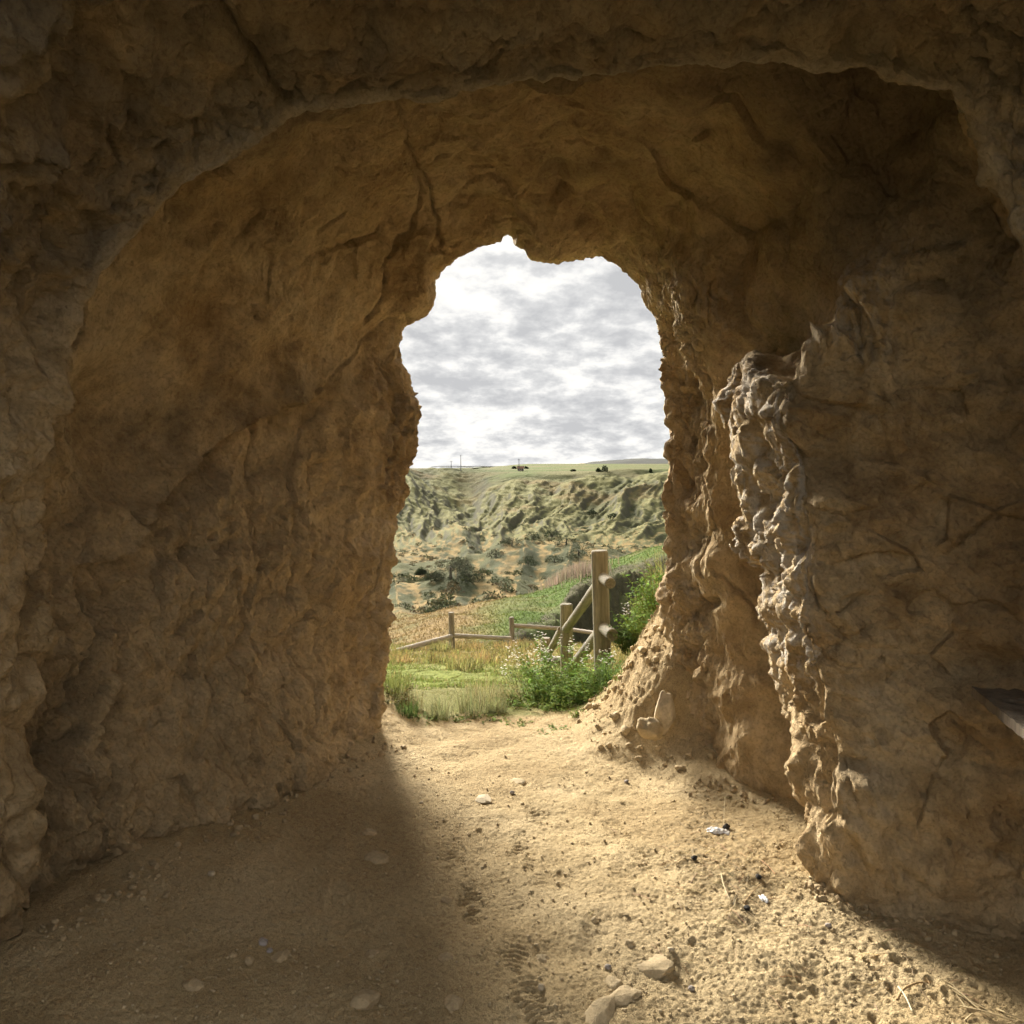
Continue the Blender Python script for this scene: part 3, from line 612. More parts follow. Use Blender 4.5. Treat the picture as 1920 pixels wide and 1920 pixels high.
    alb = cmix(alb, (0.38, 0.285, 0.16), 0.75*bank)
    alb = cmix(alb, (0.17, 0.17, 0.06), g)
    alb = cmix(alb, (0.34, 0.255, 0.15), left_shade)
    V = np.stack([X, Y, z], -1).reshape(-1, 3)
    # carry on as a skirt: nothing to do, the cave walls run below the sand
    o = np_mesh('cave_floor', V, grid_faces(nY, nX), SAND, True, {'albedo': alb.reshape(-1, 3)})
    tag(o, 'trodden sandy floor of the cave with footprints and a crumbling bank', None, None, 'structure')
    return Ys, t, w, z
FL = build_floor()
def floor_z(x, y):
    Ys, t, w, z = FL
    i = int(np.clip(np.searchsorted(Ys, y), 1, len(Ys)-1)); ww = w[i]
    j = int(np.clip(np.searchsorted(t, x/ww), 1, len(t)-1))
    return float(z[i, j])

# ground behind the viewer, outside the unseen rear opening added for fill light
_rx, _ry = np.meshgrid(np.linspace(-120, 120, 60), np.linspace(-200, 2.5, 60)); _rp = np.stack([_rx, _ry, 0*_rx-0.12], -1); _rp[..., 2] += 0.05*fbm(_rp, 0.3, 3, 0.5, 2.0)-0.02*np.clip(-_ry-1, 0, 40)
tag(np_mesh('rear_ground', _rp.reshape(-1, 3), grid_faces(60, 60), SAND, True, {'albedo': np.tile((0.22, 0.19, 0.10), (3600, 1))}), 'open ground behind the viewer', None, None, 'structure')
# ================================================================== landscape beyond
EDGE = np.array([(-30, 33, -9.6), (-8, 33, -8.2), (-3, 36, -7.0), (-0.5, 40, -7.0), (2.5, 49, -7.5), (5.4, 59, -6.8), (8, 60, -6.2), (11.5, 58, -4.6), (20, 54, -2.5), (60, 50, 0.0)], float)
def valley(Y):
    return smooth1(np.log(Y), np.log([20, 30, 40, 60, 90, 150, 250, 330, 400, 470, 540, 620, 690, 760, 1000, 1600, 4000, 9000]),
                   [-8.0, -9.0, -9.6, -10.6, -14, -19.5, -27, -31, -34.0, -32, -23, -11, -2.5, 2.0, 4.0, 8.5, 10, 10])
def terrain_h(X, Y, detail=True):
    P = np.stack([X, Y, 0*X], -1)
    near = near_slope(Y)+bank_h(X, Y)
    u = X/Y
    # the foot of the far slope lies deeper along the valley axis and comes nearer on both sides
    sh = -95*np.exp(-((u+0.062)/0.035)**2)+70*sstep(-0.09, -0.17, u)+45*sstep(0.05, 0.16, u)
    far = valley(np.maximum(Y+sh*sstep(230, 420, Y)*sstep(760, 640, Y), 20.0))
    wv = fbm(P, 1/160.0, 2, 0.5, 3.0)
    # broad spurs running down to the valley floor
    amp = smooth1(np.log(Y), np.log([20, 70, 150, 250, 330, 400, 500, 600, 680, 800, 1300]), [0, 0.4, 1.4, 2.2, 3.4, 5.2, 7.4, 7.4, 5.4, 2.0, 1.0])
    leftc = sstep(0.03, -0.10, u+0.02*wv)          # left: badlands reach the skyline; right: a green plateau
    amp = amp*(0.55+0.45*np.maximum(leftc, sstep(640, 540, Y)))
    plateau = sstep(600, 640, Y+45*wv+25*fbm(P, 1/45.0, 2, 0.5, 40.0))*(1-leftc)
    amp = amp*(1-0.93*plateau)
    far = far+plateau*smooth1(Y, [500, 620, 760, 1000, 1600], [0, 4.0, -3.0, -2.5, 0])-leftc*smooth1(Y, [700, 800, 1100, 1600], [0, 3, 14, 30])
    # spurs run down both sides towards the valley axis, sharp-crested and fluted
    side = np.tanh((u+0.05)*7.0)
    ac = X-side*0.38*(Y-560)+7*fbm(P, 1/50.0, 2, 0.5, 7.0); al = Y+0.38*side*X+9*fbm(P, 1/60.0, 2, 0.5, 11.0)
    wp = np.stack([ac, al, 40*side], -1)
    r1 = ridged(wp, (1/62.0, 1/240.0, 0.05), 1, 0.5, 1.3)
    r2 = ridged(wp, (1/22.0, 1/190.0, 0.05), 2, 0.5, 5.1)
    r3 = ridged(wp, (1/7.0, 1/75.0, 0.05), 2, 0.6, 9.7)
    far = far+amp*(0.85*r1-0.30+sstep(2.4, 5.0, amp)*(0.50*r2+0.17*r3))+0.35*np.clip(amp, 0, 3)*fbm(P, 1/9.0, 3, 0.55, 2.0)
    # shrubby knoll in the middle distance, and a smaller one left of it
    far = far+7.5*np.exp(-((X-9)/26.0)**2-((Y-205)/34.0)**2)+3.5*np.exp(-((X+9)/9.0)**2-((Y-128)/14.0)**2)
    far = far+0.12*fbm(P, 1/2.5, 2, 0.5, 6.0)
    # terrace with a dark cut bank below us
    ye = smooth1(X, EDGE[:, 0], EDGE[:, 1])+1.5*fbm(P, 1/5.0, 3, 0.55, 55.0); ze = smooth1(X, EDGE[:, 0], EDGE[:, 2])
    back = sstep(0, 1, (Y-ye)/60.0)
    ter = ze*(1-back)+far*back+0.25*fbm(P, 1/4.0, 3, 0.5, 57.0)*sstep(0, 4, Y-ye)-0.03*np.clip(Y-ye, 0, 40)
    gul = sstep(-7.0, 0.0, Y-ye)
    rill = (1.1*ridged(np.stack([X*0.8+Y*0.5, -X*.5+Y*.8, 0*X], -1), (1/2.2, 1/7.0, 1), 3, 0.6, 59.0)+0.25*fbm(P, 1/1.2, 3, 0.6, 61.0))*np.sin(np.clip(gul, 0, 1)*math.pi)
    low = np.minimum(near, ze-4.5)
    mid = low*(1-gul)+ter*gul+rill
    m1 = sstep(24.0, 31.0, Y-0.12*X)
    z = np.where(Y < 24, near, near*(1-m1)+mid*m1)
    return z, dict(u=u, leftc=leftc, plateau=plateau, r1=r1, r2=r2, r3=r3, gul=gul, ye=ye, wv=wv, amp=amp)
def build_terrain():
    nY = 820
    Ys = np.concatenate([np.geomspace(6.8, 30, 210, endpoint=False), np.geomspace(30, 110, 190, endpoint=False), np.geomspace(110, 380, 130, endpoint=False), np.geomspace(380, 800, 250, endpoint=False), np.geomspace(800, 12000, 70)])
    nY = len(Ys)
    us = np.concatenate([np.linspace(-1.3, -0.30, 30, endpoint=False), np.linspace(-0.30, 0.32, 400, endpoint=False), np.linspace(0.32, 1.3, 31)])
    nX = len(us)
    Y = np.repeat(Ys[:, None], nX, 1); X = us[None]*Y
    z, q = terrain_h(X, Y)
    P = np.stack([X, Y, z], -1)
    z = z+np.where(Y < 26, 0.05*fbm(P, 1.2, 3, 0.55, 3.0)+0.02*fbm(P, 5.0, 2, 0.5, 5.0), 0)
    z[0] -= 0.06
    P[..., 2] = z
    # albedo: dry ochre grass in the flats, grey green on the spurs, bare clay on steep faces, bright green terrace and plateau
    dzx = np.gradient(z, axis=1)/(np.gradient(X, axis=1)+1e-9); dzy = np.gradient(z, axis=0)/(np.gradient(Y, axis=0)+1e-9)
    slope = np.hypot(dzx, dzy)
    n1 = fbm(P, 1/30.0, 4, 0.6, 12.0); n2 = fbm(P, 1/6.0, 4, 0.6, 15.0); n3 = fbm(P, 1/90.0, 3, 0.55, 18.0)
    C = lambda r, g, b: np.array([r, g, b])
    def mix(a, b, f): return a*(1-f[..., None])+b*f[..., None]
    col = np.ones(X.shape+(3,))*C(0.108, 0.112, 0.056)
    col = mix(col, C(0.080, 0.088, 0.050), sstep(-0.1, 0.5, n1))
    col = mix(col, C(0.25, 0.24, 0.118), sstep(0.35, 1.0, q['r2']*0.6+0.3*q['r3']+0.3*q['r1']+0.2*n2)*sstep(2.5, 5.0, q['amp']))
    col = mix(col, C(0.24, 0.165, 0.085), 0.55*sstep(0.1, 0.5, n3+0.4*n1)*sstep(380, 420, Y)*(1-q['plateau']))
    clay = sstep(0.55, 1.0, slope)*sstep(100, 250, Y)
    col = mix(col, C(0.105, 0.10, 0.08), 0.8*clay)
    flat = sstep(0.30, 0.08, slope)*sstep(60, 90, Y)*sstep(520, 430, Y)*sstep(-0.9, -0.3, n3+0.5*n1-0.15*q['r1'])
    col = mix(col, C(0.36, 0.25, 0.115), 0.9*flat*sstep(-0.5, 0.2, n2+0.4))
    col = mix(col, C(0.085, 0.095, 0.055), sstep(0.25, 0.6, n2+0.35*n1)*0.6*sstep(90, 140, Y)*(1-q['plateau']))
    pl = q['plateau']*sstep(0.5, 0.25, slope)
    col = mix(col, mix(np.ones_like(col)*C(0.135, 0.165, 0.06), C(0.19, 0.18, 0.09), sstep(-0.2, 0.4, n3)), pl)
    # terrace
    d = Y-q['ye']; terr = sstep(0, 1.5, d)*sstep(75, 40, d)*sstep(70, 45, np.abs(X))*sstep(24, 27, Y)
    right = sstep(-4.5, 0.5, X-0.06*(Y-45)+1.2*n2)
    gcol = mix(np.ones_like(col)*C(0.100, 0.15, 0.036), C(0.16, 0.175, 0.065), sstep(-0.1, 0.5, n2))
    ocol = mix(np.ones_like(col)*C(0.27, 0.19, 0.088), C(0.20, 0.175, 0.075), sstep(-0.2, 0.5, n2))
    col = mix(col, mix(ocol, gcol, right), terr)
    cut = sstep(0.5, 0.95, q['gul'])*sstep(1.5, 0.2, d)*sstep(24, 27, Y)
    cut = np.maximum(cut, sstep(-8, -6, d)*sstep(0.6, -0.4, d)*sstep(24, 28, Y))
    col = mix(col, mix(np.ones_like(col)*C(0.105, 0.098, 0.058), C(0.14, 0.165, 0.065), sstep(0.0, 0.35, n2+0.5*fbm(P, 1/1.5, 2, 0.6, 5.0))), cut*sstep(-4.0, -1.5, X))
    lf = cut*sstep(-1.5, -4.0, X); col = mix(col, ocol, lf)
    # meadow in front of the fence
    md = sstep(27, 23, Y)
    n4 = fbm(P, 0.8, 4, 0.6, 25.0)
    green = sstep(11.5, 8.2, Y+1.6*n4+0.8*X)
    mcol = mix(np.ones_like(col)*C(0.27, 0.22, 0.09), C(0.22, 0.20, 0.07), sstep(-0.3, 0.4, n4))
    mcol = mix(mcol, C(0.17, 0.20, 0.055), green)
    col = mix(col, mcol, md)
    col = col*np.where(Y > 24, 0.80, 0.9)[..., None]*(1-sstep(90, 140, Y)[..., None]*np.array([0.06, 0.06, 0.12]))
    o = np_mesh('terrain', P.reshape(-1, 3), grid_faces(nY, nX), LAND, True, {'albedo': col.reshape(-1, 3)})
    tag(o, 'meadow, gully, terrace and badland valley rising to a far plateau', None, None, 'structure')
def land_material():
    m, nt, b = new_mat('land', 1.0, 0.05)
    v = obj_vec(nt)
    c = attr(nt, 'albedo')
    g = mixc(nt, 0.7, ramp(nt, noise_n(nt, v, 0.35, 6, 0.7), [(0.32, (0.62, 0.62, 0.60)), (0.5, (1, 1, 1)), (0.7, (1.35, 1.32, 1.25))]), ramp(nt, noise_n(nt, v, 3.0, 5, 0.7), [(0.3, (0.6, 0.6, 0.58)), (0.5, (1, 1, 1)), (0.7, (1.35, 1.35, 1.3))]))
    nt.links.new(mixc(nt, 1.0, c, g, 'MULTIPLY'), b.inputs['Base Color'])
    bump(nt, b, noise_n(nt, v, 1.2, 6, 0.7), 0.8, 0.35)
    return m
LAND = land_material()
build_terrain()
def th(x, y):
    z, _ = terrain_h(np.array([[float(x)]]), np.array([[float(y)]])); return float(z[0, 0])
# ================================================================== plant, wood and stone helpers
def leaf_mat(name, trans=0.4, rough=0.6):
    m = bpy.data.materials.new(name); m.use_nodes = True; nt = m.node_tree; b = nt.nodes['Principled BSDF']
    b.inputs['Roughness'].default_value = rough; b.inputs['Specular IOR Level'].default_value = 0.12
    c = attr(nt, 'albedo'); nt.links.new(c, b.inputs['Base Color'])
    t = nt.nodes.new('ShaderNodeBsdfTranslucent'); nt.links.new(c, t.inputs['Color'])
    mx = nt.nodes.new('ShaderNodeMixShader'); mx.inputs[0].default_value = trans
    nt.links.new(b.outputs[0], mx.inputs[1]); nt.links.new(t.outputs[0], mx.inputs[2])
    nt.links.new(mx.outputs[0], nt.nodes['Material Output'].inputs[0]); return m
SCRUBLEAF = leaf_mat('scrub_leaf', 0.15, 0.95); LEAF = leaf_mat('leaf', 0.45, 0.75); GRASS = leaf_mat('grass_blade', 0.38, 0.7); PETAL = leaf_mat('petal', 0.3, 0.7)

def ground_z(x, y):
    if y < 6.75: return floor_z(x, y)
    return th(x, y)
def ground_hit(px, py, y0=4.4, y1=30.0):
    a = (px-960)/F_PX; b = -(py-960)/F_PX; dy = CP+b*SP; dz = (-SP+b*CP)/dy; dx = a/dy
    y = y0
    while y < y1:
        if EYE+dz*y <= float(ground_near(np.array([dx*y]), np.array([y]))[0]): break
        y += 0.01
    return dx*y, y
def blades(base, h, w, lean, phi, cols, bend=0.5):
    """base (n,3); h,w,lean,phi (n,) ; cols (n,3)"""
    n = len(base); d = np.stack([np.cos(phi), np.sin(phi), 0*phi], -1); side = np.stack([-np.sin(phi), np.cos(phi), 0*phi], -1)
    up = np.array([0, 0, 1.0]); l = lean[:, None]; H = h[:, None]
    mid = base+H*0.55*(up+0.45*l*d); tip = base+H*(up*(1-0.3*np.minimum(l, 1.5))+l*d)
    sw = side*w[:, None]/2
    V = np.stack([base-sw, base+sw, mid-sw*0.7, mid+sw*0.7, tip], 1).reshape(-1, 3)
    k = np.arange(n)[:, None]*5
    F = np.concatenate([k+np.array([0, 1, 3]), k+np.array([0, 3, 2]), k+np.array([2, 3, 4])], 0)
    return V, F, np.repeat(cols, 5, 0)
def leaves(pos, dirv, upv, L, Wd, cols, fold=0.25, droop=0.25):
    n = len(pos); dirv = dirv/np.linalg.norm(dirv, axis=1)[:, None]
    side = np.cross(dirv, upv); side /= np.linalg.norm(side, axis=1)[:, None]+1e-6; nr = np.cross(side, dirv)
    L = L[:, None]; Wd = Wd[:, None]
    c = pos+dirv*L*0.45; tip = pos+dirv*L-nr*L*droop
    l = c-side*Wd/2+nr*Wd*fold; r = c+side*Wd/2+nr*Wd*fold
    V = np.stack([pos, l, c, r, tip], 1).reshape(-1, 3); k = np.arange(n)[:, None]*5
    F = np.concatenate([k+np.array([0, 2, 1]), k+np.array([0, 3, 2]), k+np.array([1, 2, 4]), k+np.array([2, 3, 4])], 0)
    return V, F, np.repeat(cols, 5, 0)
def tubes(paths, radii, sides=4):
    """list of (k,3) paths -> merged tube mesh"""
    Vs, Fs, off = [], [], 0
    ang = np.arange(sides)*2*math.pi/sides
    for p, r in zip(paths, radii):
        p = np.asarray(p, float); t = np.gradient(p, axis=0); t /= np.linalg.norm(t, axis=1)[:, None]+1e-9
        ref = np.array([0.3, 0.9, 0.1]) if abs(t[0] @ np.array([0.3, 0.9, 0.1])) < 0.9 else np.array([1.0, 0, 0])
        a = np.cross(t, ref); a /= np.linalg.norm(a, axis=1)[:, None]+1e-9; b = np.cross(t, a)
        rr_ = np.linspace(r[0], r[1], len(p))[:, None, None] if isinstance(r, tuple) else r
        ringv = p[:, None]+rr_*(np.cos(ang)[None, :, None]*a[:, None]+np.sin(ang)[None, :, None]*b[:, None])
        n = len(p); V = ringv.reshape(-1, 3)
        i = np.arange(n-1)[:, None]*sides+np.arange(sides)[None]; j = np.arange(n-1)[:, None]*sides+(np.arange(sides)[None]+1) % sides
        F = np.stack([i, j, j+sides, i+sides], -1).reshape(-1, 4)
        Vs.append(V); Fs.append(F+off); off += len(V)
    return np.concatenate(Vs), np.concatenate(Fs)
def cvar(rs, c, n, v=0.18):
    k = 1+v*rs.normal(size=(n, 1)); h = 1+0.06*rs.normal(size=(n, 3)); return np.clip(np.asarray(c)*k*h, 0.005, 0.9)

def leafy_plant(name, label, cat, loc, rad, height, nst, per, ls, colour, seed, flowers=0, lean=(0, 0), group=None, fl_col=(0.72, 0.70, 0.66), dark=0.5):
    """many-stemmed weed: stems, leaves along them, optional flower heads"""
    rs = np.random.RandomState(seed); o = empty(name, loc); tag(o, label, cat, group)
    paths, lp, ld, lu = [], [], [], []; tips = []
    for k in range(nst):
        a = rs.uniform(0, 2*math.pi); r0 = rad*0.55*math.sqrt(rs.uniform()); b = np.array([r0*math.cos(a), r0*math.sin(a)*0.8, -0.02])
        hh = height*rs.uniform(0.45, 1.0)*(1-0.35*(r0/(rad*0.55))**2); spread = rad*0.75*rs.uniform(0.2, 1.0)
        a2 = a+rs.normal()*0.5
        end = b+np.array([spread*math.cos(a2)+lean[0]*hh, spread*math.sin(a2)+lean[1]*hh, hh])
        midp = (b+end)/2+np.array([0, 0, 0.12*hh]); tt = np.linspace(0, 1, 7)[:, None]
        p = (1-tt)**2*b+2*tt*(1-tt)*midp+tt**2*end; paths.append(p); tips.append(end)
        m = max(3, int(per*rs.uniform(0.6, 1.3)))
        for q in range(m):
            u = rs.uniform(0.12, 1.0); i = min(int(u*6), 5); f = u*6-i; pt = p[i]*(1-f)+p[i+1]*f
            az = rs.uniform(0, 2*math.pi); el = rs.uniform(-0.3, 0.8)
            lp.append(pt+rs.normal(size=3)*0.008); ld.append((math.cos(az)*math.cos(el), math.sin(az)*math.cos(el), math.sin(el))); lu.append((rs.normal()*0.3, rs.normal()*0.3, 1))
    V, F = tubes(paths, [(0.0035, 0.0015)]*len(paths), 3)
    cs = cvar(rs, (colour[0]*1.1+0.02, colour[1]*0.95, colour[2]*0.9), len(V), 0.05)
    np_mesh('stems', V, F, LEAF, True, {'albedo': cs}, o)['kind'] = 'stuff'
    n = len(lp); L = ls*rs.uniform(0.55, 1.35, n)
    V, F, cc = leaves(np.array(lp), np.array(ld), np.array(lu), L, L*rs.uniform(0.32, 0.55, n), cvar(rs, colour, n, 0.22), 0.2, rs.uniform(0.05, 0.35, n)[:, None])
    np_mesh('leaves', V, F, LEAF, False, {'albedo': cc}, o)
    if flowers:
        fp, fd, fu = [], [], []
        order = sorted(range(len(tips)), key=lambda k: -tips[k][2])[:max(3, flowers//9)]
        for k in range(flowers):
            tpt = tips[order[k % len(order)]]; c = tpt+np.array([rs.normal()*0.016, rs.normal()*0.016, rs.uniform(-0.06, 0.05)])
            for q in range(4):
                a = q*math.pi/2+rs.uniform(0, 1); fp.append(c); fd.append((math.cos(a), math.sin(a), 0.35)); fu.append((0, 0, 1))
        n = len(fp); L = np.full(n, 0.010)*rs.uniform(0.8, 1.3, n)
        V, F, cc = leaves(np.array(fp), np.array(fd), np.array(fu, float), L, L*0.8, cvar(rs, fl_col, n, 0.05), 0.1, 0.1)
        np_mesh('flowers', V, F, PETAL, False, {'albedo': cc}, o)['kind'] = 'stuff'
    return o
def grass_tuft(name, label, loc, rad, height, n, colour, seed, w=0.004, lean=0.45, group=None, cat='grass tuft'):
    rs = np.random.RandomState(seed)
    a = rs.uniform(0, 2*math.pi, n); r = rad*0.45*np.sqrt(rs.uniform(size=n))
    base = np.stack([r*np.cos(a), r*np.sin(a), -0.015+0*a], -1)
    V, F, cc = blades(base, height*rs.uniform(0.45, 1.1, n), w*rs.uniform(0.7, 1.4, n), lean*rs.uniform(0.1, 1.4, n), a+rs.normal(size=n)*0.7, cvar(rs, colour, n, 0.2))
    o = np_mesh(name, V, F, GRASS, False, {'albedo': cc}); o.location = loc
    return tag(o, label, cat, group)

def wood_material(name, c0, c1, c2):
    m, nt, b = new_mat(name, 0.85, 0.2); v = obj_vec(nt)
    g = noise_n(nt, mapping_n(nt, v, (26, 26, 1.6)), 1.0, 5, 0.65, 0.4); g2 = noise_n(nt, v, 4.0, 4, 0.6)
    c = ramp(nt, g, [(0.30, c0), (0.50, c1), (0.70, c2)])
    c = mixc(nt, 0.5, c, ramp(nt, g2, [(0.3, (0.6, 0.6, 0.58)), (0.6, (1.1, 1.1, 1.05))]), 'MULTIPLY')
    nt.links.new(c, b.inputs['Base Color']); bump(nt, b, g, 0.6, 0.01); return m
WOOD = wood_material('treated_pine', (0.09, 0.080, 0.062), (0.175, 0.157, 0.118), (0.24, 0.218, 0.172))
OLDWOOD = wood_material('weathered_pine', (0.10, 0.085, 0.065), (0.20, 0.175, 0.135), (0.30, 0.265, 0.21))
DARKWOOD = wood_material('dark_board', (0.08, 0.062, 0.046), (0.15, 0.122, 0.092), (0.21, 0.175, 0.135))  # darker brown-grey wood for the shelf planks
GREYWOOD = wood_material('grey_board', (0.16, 0.13, 0.10), (0.30, 0.26, 0.21), (0.42, 0.37, 0.31))
def log(name, p0, p1, r0, r1, mat, parent, seed, segs=28, rings=26, checks=2, label=None):
    p0, p1 = Vector(p0), Vector(p1); d = p1-p0; Lh = d.length; rs = np.random.RandomState(seed)
    zs = np.concatenate([[0, 0.008], np.linspace(0.02, Lh-0.02, rings), [Lh-0.008, Lh]]); a = np.arange(segs)*2*math.pi/segs
    R = np.interp(zs, [0, Lh], [r0, r1])[:, None]*np.ones(segs)
    R[0] *= 0.86; R[1] *= 0.96; R[-2] *= 0.96; R[-1] *= 0.86
    pn = np.stack([np.cos(a)[None]*3+0*R, np.sin(a)[None]*3+0*R, zs[:, None]*2.0+0*R], -1); R *= 1+0.035*fbm(pn, 0.8, 3, 0.5, seed*3.1)
    for k in range(checks):
        ac = rs.uniform(0, 2*math.pi); z0 = rs.uniform(0, Lh*0.5); z1 = z0+rs.uniform(0.3, 0.6)*Lh
        da = np.angle(np.exp(1j*(a[None]-ac-0.15*np.sin(zs[:, None]*5+k)))); R -= 0.012*np.exp(-(da/0.11)**2)*sstep(z0, z0+0.1, zs)[:, None]*sstep(z1, z1-0.1, zs)[:, None]
    bend = 0.006*np.sin(zs/Lh*math.pi+rs.uniform(0, 3))
    V = np.stack([R*np.cos(a)[None]+bend[:, None], R*np.sin(a)[None], zs[:, None]+0*R], -1)
    nz = len(zs); V = V.reshape(-1, 3); i = np.arange(nz-1)[:, None]*segs+np.arange(segs)[None]; j = np.arange(nz-1)[:, None]*segs+(np.arange(segs)[None]+1) % segs
    F = np.stack([i, j, j+segs, i+segs], -1).reshape(-1, 4)
    c0, c1 = len(V), len(V)+1; V = np.concatenate([V, [[bend[0], 0, 0], [bend[-1], 0, Lh]]])
    k = np.arange(segs); k2 = (k+1) % segs
    capb = np.stack([k2, k, np.full(segs, c0), np.full(segs, c0)], -1); capt = np.stack([k+(nz-1)*segs, k2+(nz-1)*segs, np.full(segs, c1), np.full(segs, c1)], -1)
    me = bpy.data.meshes.new(name); me.from_pydata(V.tolist(), [], [tuple(f) for f in F]+[tuple(f[:3]) for f in capb]+[tuple(f[:3]) for f in capt])
    me.polygons.foreach_set('use_smooth', np.concatenate([np.ones(len(F), bool), np.zeros(2*segs, bool)])); me.update(); me.materials.append(mat)
    o = bpy.data.objects.new(name, me); COL.objects.link(o); o.parent = parent
    o.rotation_euler = d.to_track_quat('Z', 'Y').to_euler(); o.location = p0-(parent.location if parent else Vector((0, 0, 0)))
    if label: o['label'] = label
    return o
def stone_material(name, c, spread=0.3):
    m, nt, b = new_mat(name, 0.9, 0.2); v = obj_vec(nt)
    n1 = noise_n(nt, v, 18, 4, 0.65); n2 = noise_n(nt, v, 120, 3, 0.7)
    q = ramp(nt, n1, [(0.3, tuple(k*(1-spread) for k in c)), (0.7, tuple(min(k*(1+spread*0.5), 0.9) for k in c))])
    q = mixc(nt, 0.5, q, ramp(nt, n2, [(0.3, (0.6, 0.58, 0.55)), (0.55, (1.05, 1.05, 1.05))]), 'MULTIPLY')
    nt.links.new(q, b.inputs['Base Color']); bump(nt, b, n2, 0.6, 0.006); return m
ST_SAND = stone_material('sandstone_cobble', (0.47, 0.37, 0.225)); ST_PALE = stone_material('pale_stone', (0.55, 0.46, 0.32)); ST_GREY = stone_material('grey_stone', (0.36, 0.32, 0.29))
ST_DUST = stone_material('dusty_stone', (0.42, 0.32, 0.19))
import bmesh
def ico(sub):
    bm = bmesh.new(); bmesh.ops.create_icosphere(bm, subdivisions=sub, radius=1.0)
    V = np.array([v.co[:] for v in bm.verts]); F = np.array([[v.index for v in f.verts] for f in bm.faces]); bm.free(); return V, F
ICO = {k: ico(k) for k in (1, 2, 3, 4)}
def stone(name, label, loc, size, rz, seed, mat, sub=4, lump=0.22, tilt=(0, 0), group=None, facet=0.0):
    V, F = ICO[sub]; q = V*(1+lump*fbm(V, 1.1, 3, 0.5, seed*7.7)[:, None]+0.05*fbm(V, 5.0, 2, 0.5, seed*3.3)[:, None])
    if facet:
        rs = np.random.RandomState(seed)
        for k in range(9):
            nrm_ = rs.normal(size=3); nrm_ /= np.linalg.norm(nrm_); d = q@nrm_; lim = rs.uniform(0.62, 0.85); q = q-np.maximum(d-lim, 0)[:, None]*nrm_*facet
    q = q*np.asarray(size)
    o = np_mesh(name, q, F, mat, True); o.location = loc; o.rotation_euler = (tilt[0], tilt[1], rz)
    return tag(o, label, 'stone', group)
# ================================================================== fences
def at(px, py, Y): return Vector(unproj(px, py, Y).tolist())
def post(px_top, py_top, px_bot, Y, r, zbot, mat, parent, seed, segs=32):
    t = at(px_top, py_top, Y); b = Vector((at(px_bot, 1260, Y).x, Y, zbot))
    return log('post', b, t, r*1.03, r, mat, parent, seed, segs)
Y1, Y2, Y3 = 6.6, 8.6, 10.4
hr = empty('stair_handrail', (at(1130, 1200, Y1).x, Y1, -0.15))
tag(hr, 'round pole handrail of thick posts and sloping rails going down beside the flowering weeds', 'handrail')
post(1124, 1032, 1133, Y1, 0.070, -0.45, WOOD, hr, 3); post(1062, 1132, 1065, Y2, 0.068, -1.5, WOOD, hr, 4); post(1023, 1196, 1024, Y3, 0.066, -2.0, OLDWOOD, hr, 5)
def rail(pa, Ya, pb, Yb, r, mat, parent, seed, ext=(0.0, 0.0)):
    a, b = at(*pa, Ya), at(*pb, Yb); d = (b-a).normalized()
    return log('rail', a-d*ext[0], b+d*ext[1], r, r*0.97, mat, parent, seed, 22, 20, 1)
rail((1128, 1088), 6.6, (1060, 1180), 8.5, 0.046, WOOD, hr, 11)
rail((1129, 1182), 6.6, (1062, 1262), 8.5, 0.050, WOOD, hr, 12)
log('rail_end', at(1124, 1080, 6.64), at(1146, 1094, 6.26), 0.046, 0.045, WOOD, hr, 15, 22, 8, 1); log('rail_end', at(1126, 1174, 6.64), at(1149, 1191, 6.22), 0.050, 0.049, WOOD, hr, 16, 22, 8, 1)
rail((1053, 1181), 8.62, (1019, 1240), 10.4, 0.044, OLDWOOD, hr, 13)
rail((1085, 1238), 8.7, (1028, 1236), 10.5, 0.044, OLDWOOD, hr, 14)
ff = empty('meadow_fence', (at(847, 1225, 17.5).x, 17.5, th(at(847, 1225, 17.5).x, 17.5)))
tag(ff, 'thin weathered pole fence with a sagging rail along the far meadow edge', 'fence')
for px, pt, Y, r, sd in ((847, 1148, 17.5, 0.066, 21), (960, 1157, 21.0, 0.066, 22)):
    x = at(px, 1200, Y).x; log('post', (x+0.02, Y, th(x, Y)-0.25), at(px-1, pt, Y), r, r*0.97, OLDWOOD, ff, sd, 20, 16, 2)
rail((733, 1224), 15.2, (846, 1193), 17.45, 0.055, GREYWOOD, ff, 23, (0.0, 0.0))
rail((849, 1192), 17.55, (957, 1197), 20.9, 0.054, GREYWOOD, ff, 24)
rail((963, 1173), 21.05, (1060, 1179), 22.5, 0.056, GREYWOOD, ff, 25); rail((1060, 1179), 22.5, (1180, 1196), 20.5, 0.056, GREYWOOD, ff, 26)

